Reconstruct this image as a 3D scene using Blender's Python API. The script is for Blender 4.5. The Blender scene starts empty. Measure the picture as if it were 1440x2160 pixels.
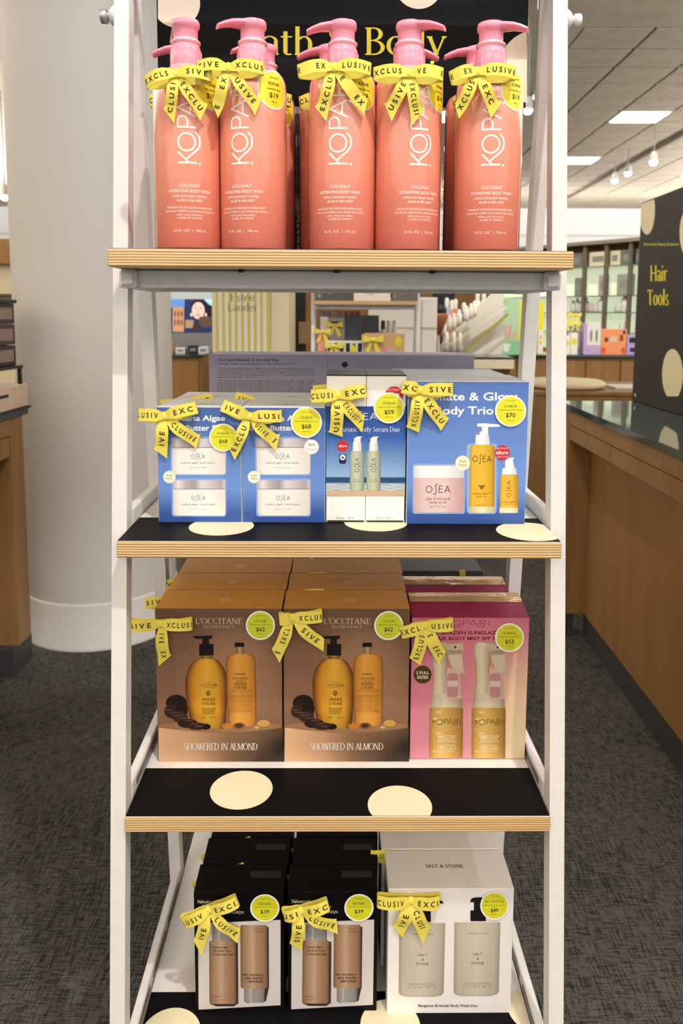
import bpy, bmesh, math, random
from math import sin, cos, pi, radians, sqrt
from mathutils import Vector, Matrix
random.seed(7)
SC = bpy.context.scene
COL = SC.collection

# ------------------------------------------------------------------ camera
F, CX, CY = 1600.0, 720.0, 844.5           # focal length and principal point, pixels of 1440x2160
TH, YAW, ROLL = radians(6.4), radians(-0.604), radians(0.31)
CAM = Vector((-0.008, 0.0, 1.29))
fw = Vector((-sin(YAW)*cos(TH), cos(YAW)*cos(TH), -sin(TH)))
r0 = Vector((cos(YAW), sin(YAW), 0)); u0 = r0.cross(fw)
rt = r0*cos(ROLL) + u0*sin(ROLL); up = -r0*sin(ROLL) + u0*cos(ROLL)
cam = bpy.data.cameras.new('camera'); co = bpy.data.objects.new('camera', cam); COL.objects.link(co)
M = Matrix.Identity(4)
for i in range(3):
    M[i][0] = rt[i]; M[i][1] = up[i]; M[i][2] = -fw[i]; M[i][3] = CAM[i]
co.matrix_world = M
cam.sensor_fit = 'VERTICAL'; cam.sensor_height = 36.0; cam.lens = F/2160*36
cam.shift_y = (CY-1080)/2160
cam.clip_start = 0.05; cam.clip_end = 80
cam.dof.use_dof = True; cam.dof.focus_distance = 0.95; cam.dof.aperture_fstop = 9.0
SC.camera = co
SC.cycles.max_bounces = 5; SC.cycles.diffuse_bounces = 3; SC.cycles.glossy_bounces = 2; SC.cycles.transmission_bounces = 4
SC.cycles.caustics_reflective = False; SC.cycles.caustics_refractive = False
# ------------------------------------------------------------------ world, exposure, lights
SC.view_settings.view_transform = 'Standard'; SC.view_settings.look = 'None'
SC.view_settings.gamma = 1.0; SC.view_settings.use_curve_mapping = False
SC.view_settings.exposure = -0.12
w = bpy.data.worlds.new('store_ambient'); SC.world = w; w.use_nodes = True
w.node_tree.nodes['Background'].inputs[0].default_value = (0.93, 0.95, 1.0, 1)
w.node_tree.nodes['Background'].inputs[1].default_value = 1.0
YS = radians(-1.5)                          # the store stands 1.5 degrees off the rack
RS = Matrix.Rotation(YS, 4, 'Z')
CEIL = 3.7

def spot(name, loc, target, watts, deg, color, size=0.05, blend=0.4):
    l = bpy.data.lights.new(name, 'SPOT'); l.energy = watts; l.spot_size = radians(deg)
    l.spot_blend = blend; l.color = color; l.shadow_soft_size = size
    o = bpy.data.objects.new(name, l); COL.objects.link(o); o.location = loc
    d = Vector(target) - Vector(loc); o.rotation_euler = d.to_track_quat('-Z', 'Y').to_euler()
    return o
WARM = (1.0, 0.965, 0.92)
spot('track_spot_key', (0.55, -0.35, 3.45), (0.0, 0.95, 0.9), 205, 46, WARM, .04)
spot('track_spot_side', (1.9, 0.1, 3.45), (0.0, 0.95, 1.0), 56, 40, (1.0, .94, .88), .04)
spot('track_spot_far', (-1.0, -0.5, 3.45), (0.05, 0.95, 0.6), 55, 44, (.92, .93, 1.0), .05)

def ceiling_fill(name, x, y, z, sx, sy, watts):      # added fill light aimed up at the ceiling for ambient bounce, no fixture behind it
    l = bpy.data.lights.new(name, 'AREA'); l.shape = 'RECTANGLE'; l.size = sx; l.size_y = sy; l.energy = watts; l.color = (1.0, .985, .97)
    o = bpy.data.objects.new(name, l); COL.objects.link(o); o.matrix_world = RS @ Matrix.Translation((x, y, z)) @ Matrix.Rotation(pi, 4, 'X'); return o
ceiling_fill('fill_uplight_right', 7.5, 5.5, 2.1, 1.0, 16, 2100); ceiling_fill('fill_uplight_left', -6.5, 5.5, 2.1, 1.0, 16, 2200)
ceiling_fill('fill_uplight_behind', .5, -4.5, 2.5, 12, 1.0, 1500)
ceiling_fill('fill_uplight_far', 1.0, 15.2, 2.3, 14, 1.0, 260)
def store_spot(name, loc, target, watts, deg, color, size=.06): return spot(name, RS @ Vector(loc), RS @ Vector(target), watts, deg, color, size, .6)  # extra spots added to brighten the background, not lamps seen in the store
NEU = (1.0, .97, .92)
store_spot('added_spot_testers', (1.3, 4.6, 3.45), (1.2, 6.5, 1.1), 170, 60, NEU)
store_spot('added_spot_pillar', (-.9, 3.6, 3.45), (-.75, 5.0, 1.2), 110, 50, NEU)
store_spot('added_spot_shelving', (1.6, 6.0, 3.45), (2.9, 8.9, 1.4), 330, 56, NEU)
store_spot('added_spot_second_rack', (.2, 2.3, 3.45), (.05, 4.0, 1.1), 120, 40, NEU)
store_spot('added_spot_hair_sign', (-.1, 2.0, 3.45), (1.13, 2.75, 1.35), 130, 40, NEU)
store_spot('added_spot_column', (.35, .6, 3.45), (-1.06, 2.9, 1.3), 120, 44, (.95, .96, 1.0))
store_spot('added_spot_screen', (-1.4, 5.2, 3.45), (-1.45, 6.8, 1.1), 90, 50, NEU)
store_spot('added_spot_back_counter', (2.0, 4.9, 3.45), (2.1, 6.8, 1.0), 120, 56, NEU)

# ------------------------------------------------------------------ pixel helpers (a ray met with a real plane)
def ray(px, py): return fw + rt*((px-CX)/F) + up*((CY-py)/F)
def onY(px, py, Y):
    d = ray(px, py); return CAM + d*((Y-CAM.y)/d.y)
def onZ(px, py, Z):
    d = ray(px, py); return CAM + d*((Z-CAM.z)/d.z)
RSI = RS.inverted().to_3x3()
def S(px, py, Y):                           # store coordinates on the plane y = Y
    d = RSI @ ray(px, py); o = RSI @ CAM; return o + d*((Y-o.y)/d.y)

# ------------------------------------------------------------------ materials
def lin(h):
    if isinstance(h, (tuple, list)): return tuple(h)[:3]
    h = h.lstrip('#'); c = [int(h[i:i+2], 16)/255 for i in (0, 2, 4)]
    return tuple(x/12.92 if x <= .04045 else ((x+.055)/1.055)**2.4 for x in c)
MATS = {}
def mat(name, color='#808080', rough=.5, metal=0., spec=.5, coat=0., trans=0., emit=None, estr=0., ior=1.45, alpha=1.):
    if name in MATS: return MATS[name]
    m = bpy.data.materials.new(name); m.use_nodes = True; b = m.node_tree.nodes['Principled BSDF']
    b.inputs['Base Color'].default_value = lin(color)+(1,)
    b.inputs['Roughness'].default_value = rough; b.inputs['Metallic'].default_value = metal
    b.inputs['Specular IOR Level'].default_value = spec; b.inputs['Coat Weight'].default_value = coat
    b.inputs['Coat Roughness'].default_value = .05
    b.inputs['Transmission Weight'].default_value = trans; b.inputs['IOR'].default_value = ior
    b.inputs['Alpha'].default_value = alpha
    if emit: b.inputs['Emission Color'].default_value = lin(emit)+(1,); b.inputs['Emission Strength'].default_value = estr
    MATS[name] = m; return m
def nodes(m): return m.node_tree.nodes, m.node_tree.links, m.node_tree.nodes['Principled BSDF']
def ramp(N, stops):
    r = N.new('ShaderNodeValToRGB'); e = r.color_ramp.elements
    while len(e) < len(stops): e.new(.5)
    for x, (p, c) in zip(e, stops): x.position = p; x.color = lin(c)+(1,)
    return r
def coords(N, L, scale=(1, 1, 1), kind='Object'):
    t = N.new('ShaderNodeTexCoord'); m = N.new('ShaderNodeMapping'); L.new(t.outputs[kind], m.inputs[0])
    m.inputs['Scale'].default_value = scale; return m
def noise(N, L, vec, scale, detail=3, rough=.5):
    n = N.new('ShaderNodeTexNoise'); n.inputs['Scale'].default_value = scale
    n.inputs['Detail'].default_value = detail; n.inputs['Roughness'].default_value = rough
    L.new(vec.outputs[0], n.inputs['Vector']); return n
def bump(N, L, b, src, strength, dist=.002):
    u = N.new('ShaderNodeBump'); u.inputs['Strength'].default_value = strength; u.inputs['Distance'].default_value = dist
    L.new(src, u.inputs['Height']); L.new(u.outputs[0], b.inputs['Normal'])

def col_mat(name, rough, spec=.5, coat=0., grain=0.):
    m = mat(name, '#ffffff', rough, 0, spec, coat); N, L, b = nodes(m)
    a = N.new('ShaderNodeAttribute'); a.attribute_name = 'Col'; L.new(a.outputs['Color'], b.inputs['Base Color'])
    if grain:
        n = noise(N, L, coords(N, L), 900, 2); bump(N, L, b, n.outputs[0], grain, .0004)
    return m
PRINT = col_mat('printed_card', .38, .4)
GLOSSP = col_mat('glossy_print', .22, .5)
SCREEN = col_mat('lit_photo', .3, .4)
N, L, b = nodes(SCREEN); L.new([x for x in N if x.type == 'ATTRIBUTE'][0].outputs['Color'], b.inputs['Emission Color']); b.inputs['Emission Strength'].default_value = .7
# grosgrain ribbon: fine cross ribs
RIB = col_mat('grosgrain_ribbon', .62, .25)
N, L, b = nodes(RIB); wv = N.new('ShaderNodeTexWave'); wv.inputs['Scale'].default_value = 420; wv.bands_direction = 'X'
L.new(coords(N, L).outputs[0], wv.inputs[0]); bump(N, L, b, wv.outputs[1], .25, .0003)
WHITE = mat('white_powder_coat', '#e9e6e4', .38)
N, L, b = nodes(WHITE); n = noise(N, L, coords(N, L), 60, 4); r = ramp(N, [(.25, '#d9d7d6'), (.6, '#dedcdb')])
L.new(n.outputs[0], r.inputs[0]); L.new(r.outputs[0], b.inputs['Base Color'])
LAM = mat('white_laminate', '#eae6e2', .3)
VINYL = mat('black_vinyl', '#0f0f10', .5, spec=.08)
SIGNB = mat('black_sign_card', '#0e0e10', .55, spec=.12)
CREAM = mat('cream_vinyl', '#e4d9b8', .5, spec=.2)
SLOT = mat('slot_shadow_steel', '#6d6d70', .5)
PLY = mat('plywood_edge', '#c8a56e', .5)
N, L, b = nodes(PLY); mp = coords(N, L, (1, 1, 1)); wv = N.new('ShaderNodeTexWave'); wv.bands_direction = 'Z'
wv.inputs['Scale'].default_value = 104; wv.inputs['Distortion'].default_value = 1.2; wv.inputs['Detail'].default_value = 3
wv.inputs['Detail Scale'].default_value = .12
n2 = noise(N, L, coords(N, L, (6, 6, 260)), 1.0, 4)
L.new(mp.outputs[0], wv.inputs[0])
mx = N.new('ShaderNodeMix'); mx.inputs[0].default_value = .35; L.new(wv.outputs[1], mx.inputs[2]); L.new(n2.outputs[0], mx.inputs[3])
r = ramp(N, [(.05, '#8a6236'), (.4, '#c19a63'), (.8, '#e4cb9b')]); L.new(mx.outputs[0], r.inputs[0]); L.new(r.outputs[0], b.inputs['Base Color'])
bump(N, L, b, mx.outputs[0], .25, .001)
def wood(name, a, c, axis=(1, 1, 18)):
    m = mat(name, a, .42, spec=.35); N, L, b = nodes(m)
    n = noise(N, L, coords(N, L, axis), 2.2, 5, .55); r = ramp(N, [(.3, a), (.7, c)])
    L.new(n.outputs[0], r.inputs[0]); L.new(r.outputs[0], b.inputs['Base Color']); return m
OAK = wood('oak_veneer', '#886439', '#997448', (9, 9, .8))
TOE = mat('toe_kick', '#3c3c3d', .5)
GLASS = mat('counter_glass', '#d9ece6', .02, spec=.6, trans=1.0, ior=1.5)
DGLASS = mat('back_painted_glass', '#46524f', .03, spec=.7, coat=.6)
EDGE = mat('glass_edge', '#0c2a2c', .08, spec=.8)
ACRYL = mat('clear_acrylic', '#f4f6f6', .03, trans=1.0, ior=1.2)
COLP = mat('column_paint', '#d2cfca', .55)
BOLT = mat('zinc_bolt', '#b9b9bd', .32, .6)
CARPET = mat('carpet', '#3a3836', .95, spec=.05)
N, L, b = nodes(CARPET)
na = noise(N, L, coords(N, L, (240, 22, 1)), 1.0, 3); nb = noise(N, L, coords(N, L, (30, 230, 1)), 1.0, 3)
nc = noise(N, L, coords(N, L), 420, 2); nd = noise(N, L, coords(N, L), 3, 3)
def mathn(N, L, op, a, c, k=None):
    m = N.new('ShaderNodeMath'); m.operation = op; L.new(a, m.inputs[0])
    if k is not None: m.inputs[1].default_value = k
    else: L.new(c, m.inputs[1])
    return m.outputs[0]
mm = mathn(N, L, 'MULTIPLY', na.outputs[0], nb.outputs[0]); mm = mathn(N, L, 'MULTIPLY', mm, None, 1.7)
m2 = mathn(N, L, 'MULTIPLY', nc.outputs[0], None, .75); mm = mathn(N, L, 'ADD', mm, m2)
m3 = mathn(N, L, 'MULTIPLY', nd.outputs[0], None, .3); mm = mathn(N, L, 'ADD', mm, m3)
r = ramp(N, [(.6, '#1f1f1e'), (.86, '#3c3b38'), (1.0, '#625f59')]); L.new(mm, r.inputs[0]); L.new(r.outputs[0], b.inputs['Base Color'])
bump(N, L, b, mm, .8, .004)
CTILE = mat('ceiling_tile', '#b9ab98', .9, spec=.1)
N, L, b = nodes(CTILE); n = noise(N, L, coords(N, L), 5, 4); r = ramp(N, [(.3, '#b0a28f'), (.7, '#c2b5a2')])
L.new(n.outputs[0], r.inputs[0]); L.new(r.outputs[0], b.inputs['Base Color'])
CGRID = mat('ceiling_grid', '#8b7f70', .6)
PANEL = mat('light_diffuser', '#ffffff', .4, emit='#fbfbff', estr=14)
LAMPG = mat('lamp_glow', '#ffffff', .4, emit='#ffffff', estr=14)
def plain(h, rough=.45, **k): return mat('paint_'+str(h).strip('#'), h, rough, **k)
# coral gel bottle and pink pump
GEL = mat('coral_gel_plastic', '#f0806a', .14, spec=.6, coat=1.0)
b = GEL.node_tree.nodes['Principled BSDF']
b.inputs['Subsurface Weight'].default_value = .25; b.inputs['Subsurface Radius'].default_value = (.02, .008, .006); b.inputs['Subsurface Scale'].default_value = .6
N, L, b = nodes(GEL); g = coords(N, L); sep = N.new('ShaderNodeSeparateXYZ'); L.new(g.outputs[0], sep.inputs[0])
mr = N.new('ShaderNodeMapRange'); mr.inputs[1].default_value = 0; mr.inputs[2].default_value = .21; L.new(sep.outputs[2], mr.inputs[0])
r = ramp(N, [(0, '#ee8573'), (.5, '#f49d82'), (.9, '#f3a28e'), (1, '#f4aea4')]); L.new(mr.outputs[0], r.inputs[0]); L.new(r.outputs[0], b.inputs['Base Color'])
PINK = mat('pink_plastic', '#f09cb4', .22, spec=.5, coat=.4)
b = PINK.node_tree.nodes['Principled BSDF']; b.inputs['Subsurface Weight'].default_value = .2; b.inputs['Subsurface Radius'].default_value = (.01, .005, .006); b.inputs['Subsurface Scale'].default_value = .5
PINKL = mat('pale_pink_plastic', '#f7b9c8', .25, coat=.4)

# ------------------------------------------------------------------ mesh building
def empty(name, loc=(0, 0, 0), parent=None, store=False):
    o = bpy.data.objects.new(name, None); COL.objects.link(o); o.empty_display_size = .05
    if store: o.matrix_world = RS @ Matrix.Translation(loc)
    else: o.location = loc
    if parent: o.parent = parent
    return o
def tag(o, label, cat, group=None, kind=None):
    o['label'] = label; o['category'] = cat
    if group: o['group'] = group
    if kind: o['kind'] = kind
    return o
def thing(name, label, cat, loc=(0, 0, 0), group=None, store=False, rz=0):
    o = empty(name, loc, None, store)
    if rz: o.matrix_world = o.matrix_world @ Matrix.Rotation(rz, 4, 'Z')
    return tag(o, label, cat, group)
def copy_tree(o, parent=None):
    c = o.copy(); COL.objects.link(c)
    if parent: c.parent = parent
    for ch in list(o.children): copy_tree(ch, c)
    return c
class MB:
    def __init__(s): s.v = []; s.f = []; s.m = []; s.c = []; s.sm = []
    def poly(s, pts, m=0, col=(1, 1, 1), smooth=False, cols=None):
        k = len(s.v); s.v += [tuple(p) for p in pts]; s.f.append(tuple(range(k, k+len(pts)))); s.m.append(m); s.sm.append(smooth)
        s.c += list(cols) if cols else [col]*len(pts); return s
    def grid(s, rows, m=0, col=(1, 1, 1), smooth=True, cols=None, close=False):
        k = len(s.v); nr = len(rows); nc = len(rows[0])
        for i, r in enumerate(rows):
            s.v += [tuple(p) for p in r]; s.c += list(cols[i]) if cols else [col]*nc
        for i in range(nr-1):
            for j in range(nc if close else nc-1):
                j2 = (j+1) % nc
                s.f.append((k+i*nc+j, k+i*nc+j2, k+(i+1)*nc+j2, k+(i+1)*nc+j)); s.m.append(m); s.sm.append(smooth)
        return s
    def box(s, x0, x1, y0, y1, z0, z1, m=0, bev=0., col=(1, 1, 1)):
        lo, hi = (x0, y0, z0), (x1, y1, z1); b = min(bev, .45*min(x1-x0, y1-y0, z1-z0)); k = len(s.v)
        if b <= 0:
            for i in range(8): s.v.append(((x0, x1)[i & 1], (y0, y1)[i >> 1 & 1], (z0, z1)[i >> 2]))
            fs = [(0, 2, 3, 1), (4, 5, 7, 6), (0, 1, 5, 4), (2, 6, 7, 3), (0, 4, 6, 2), (1, 3, 7, 5)]
            s.c += [col]*8
        else:
            idx = {}
            for i in range(8):
                sg = (i & 1, i >> 1 & 1, i >> 2)
                for a in range(3):
                    p = [(hi[q] if sg[q] else lo[q]) if q == a else (hi[q]-b if sg[q] else lo[q]+b) for q in range(3)]
                    idx[(i, a)] = len(s.v)-k; s.v.append(tuple(p))
            s.c += [col]*24; fs = []
            for a in range(3):
                o1, o2 = [q for q in range(3) if q != a]
                for e in (0, 1):
                    cs = [(e << a) | (x << o1) | (y << o2) for x, y in ((0, 0), (1, 0), (1, 1), (0, 1))]
                    fs.append(tuple(idx[(c_, a)] for c_ in cs))
            for a in range(3):                       # edges along axis a
                o1, o2 = [q for q in range(3) if q != a]
                for x in (0, 1):
                    for y in (0, 1):
                        c0 = (x << o1) | (y << o2); c1 = c0 | (1 << a)
                        fs.append((idx[(c0, o1)], idx[(c1, o1)], idx[(c1, o2)], idx[(c0, o2)]))
            for i in range(8): fs.append((idx[(i, 0)], idx[(i, 1)], idx[(i, 2)]))
        for f in fs: s.f.append(tuple(k+i for i in f)); s.m.append(m); s.sm.append(False)
        return s
    def prism(s, pts, y0, y1, m=0, axis='y', col=(1, 1, 1)):
        """outline (a, b) pushed along an axis"""
        def P(a, b_, t): return {'y': (a, t, b_), 'z': (a, b_, t), 'x': (t, a, b_)}[axis]
        n = len(pts); s.poly([P(a, c, y0) for a, c in pts], m, col); s.poly([P(a, c, y1) for a, c in reversed(pts)], m, col)
        for i in range(n):
            a, c = pts[i], pts[(i+1) % n]; s.poly([P(*a, y0), P(*a, y1), P(*c, y1), P(*c, y0)], m, col)
        return s
    def lathe(s, prof, n=32, m=0, c=(0, 0, 0), axis='z', smooth=True, col=(1, 1, 1), cap=True):
        rows = []
        for r_, z in prof:
            row = []
            for i in range(n):
                a = 2*pi*i/n; x, y = r_*cos(a), r_*sin(a)
                p = {'z': (x, y, z), 'y': (x, z, y), 'x': (z, x, y)}[axis]
                row.append((c[0]+p[0], c[1]+p[1], c[2]+p[2]))
            rows.append(row)
        s.grid(rows, m, col, smooth, close=True)
        if cap:
            if prof[0][0] > 1e-6: s.poly(rows[0][::-1], m, col)
            if prof[-1][0] > 1e-6: s.poly(rows[-1], m, col)
        return s
    def bar(s, p, q, wx, wy, m=0, upv=(1, 0, 0)):
        p, q = Vector(p), Vector(q); d = (q-p).normalized(); a = Vector(upv); a = (a-d*a.dot(d)).normalized(); b_ = d.cross(a)
        c = [(a*sx*wx/2+b_*sy*wy/2) for sx, sy in ((-1, -1), (1, -1), (1, 1), (-1, 1))]
        s.poly([p+x for x in c], m); s.poly([q+x for x in c[::-1]], m)
        for i in range(4): s.poly([p+c[i], q+c[i], q+c[(i+1) % 4], p+c[(i+1) % 4]], m)
        return s
    def tube(s, path, r_, n=10, m=0, smooth=True, taper=None):
        rows = []; path = [Vector(p) for p in path]
        for i, p in enumerate(path):
            d = (path[min(i+1, len(path)-1)]-path[max(i-1, 0)]).normalized()
            a = Vector((0, 0, 1)) if abs(d.z) < .9 else Vector((1, 0, 0)); a = (a-d*a.dot(d)).normalized(); b_ = d.cross(a)
            rr = r_ if taper is None else r_*taper[i]
            rows.append([p+(a*cos(2*pi*k/n)+b_*sin(2*pi*k/n))*rr for k in range(n)])
        s.grid(rows, m, smooth=smooth, close=True); s.poly(rows[0][::-1], m); s.poly(rows[-1], m); return s
    def build(s, name, mats, parent=None, fix=True, loc=None, store=False):
        me = bpy.data.meshes.new(name); me.from_pydata(s.v, [], s.f)
        if not isinstance(mats, (list, tuple)): mats = [mats]
        for x in mats: me.materials.append(x)
        me.polygons.foreach_set('material_index', s.m); me.polygons.foreach_set('use_smooth', s.sm)
        if any(x in (PRINT, GLOSSP, RIB, SCREEN) for x in mats):
            a = me.color_attributes.new('Col', 'FLOAT_COLOR', 'POINT'); buf = []
            for c in s.c: buf += [c[0], c[1], c[2], 1.0]
            a.data.foreach_set('color', buf)
        if fix:
            bm = bmesh.new(); bm.from_mesh(me); bmesh.ops.recalc_face_normals(bm, faces=bm.faces); bm.to_mesh(me); bm.free()
        o = bpy.data.objects.new(name, me); COL.objects.link(o)
        if parent: o.parent = parent
        if loc is not None:
            if store: o.matrix_world = RS @ Matrix.Translation(loc)
            else: o.location = loc
        elif store: o.matrix_world = RS.copy()
        return o
def structure(o): o['kind'] = 'structure'; return o

# ------------------------------------------------------------------ lettering
_tc = {}
def sans(txt, space=1.0, bold=0.0):
    """2-D polygons of a string in the built-in font; cap height 1, left edge 0 -> (polys, width)"""
    k = (txt, space, bold)
    if k in _tc: return _tc[k]
    cu = bpy.data.curves.new('t', 'FONT'); cu.body = txt; cu.space_character = space; cu.offset = bold; cu.resolution_u = 3
    o = bpy.data.objects.new('t', cu); COL.objects.link(o)
    me = bpy.data.meshes.new_from_object(o.evaluated_get(bpy.context.evaluated_depsgraph_get()))
    vs = [(v.co.x/.729, v.co.y/.729) for v in me.vertices]
    ps = [[vs[i] for i in p.vertices] for p in me.polygons]
    x0 = min(v[0] for v in vs); x1 = max(v[0] for v in vs)
    ps = [[(x-x0, y) for x, y in p] for p in ps]
    bpy.data.objects.remove(o); bpy.data.curves.remove(cu); bpy.data.meshes.remove(me)
    _tc[k] = (ps, x1-x0); return _tc[k]
def stroke(pts, w):
    ps = []
    for i in range(len(pts)-1):
        (ax, ay), (bx, by) = pts[i], pts[i+1]; d = sqrt((bx-ax)**2+(by-ay)**2) or 1e-6
        nx, ny = -(by-ay)/d*w/2, (bx-ax)/d*w/2; ex, ey = (bx-ax)/d*w*.3, (by-ay)/d*w*.3
        ps.append([(ax-ex+nx, ay-ey+ny), (ax-ex-nx, ay-ey-ny), (bx+ex-nx, by+ey-ny), (bx+ex+nx, by+ey+ny)])
    return ps
def arcp(cx, cy, rx, ry, a0, a1, n=14):
    return [(cx+rx*cos(radians(a0+(a1-a0)*i/n)), cy+ry*sin(radians(a0+(a1-a0)*i/n))) for i in range(n+1)]
TK, TN = .13, .05                            # thick and thin stroke of the serif face
def _arc(cx, cy, rx, ry, a0, a1, k=1.0):
    n = max(5, int(abs(a1-a0)/18)); o = arcp(cx, cy, rx, ry, a0, a1, n); i_ = arcp(cx, cy, rx-TK*k, ry-TN, a0, a1, n)
    return [[o[q], o[q+1], i_[q+1], i_[q]] for q in range(n)]
def _r(x0, x1, y0, y1): return [[(x0, y0), (x1, y0), (x1, y1), (x0, y1)]]
def _s(x, y0, y1, k=1.0): return _r(x-TK*k/2, x+TK*k/2, y0, y1)
def _f(x, y, w=.13, up_=1): return [[(x-w, y), (x+w, y), (x+TK*.45, y+.07*up_), (x-TK*.45, y+.07*up_)]]
def _d(x0, y0, x1, y1, w): return [[(x0-w/2, y0), (x0+w/2, y0), (x1+w/2, y1), (x1-w/2, y1)]]
def _b(x0, x1, y): return _r(x0, x1, y-TN/2, y+TN/2)
XH = .68
def _bowl(cx): return _arc(cx, XH/2, .27, XH/2+.01, 0, 360)
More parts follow.
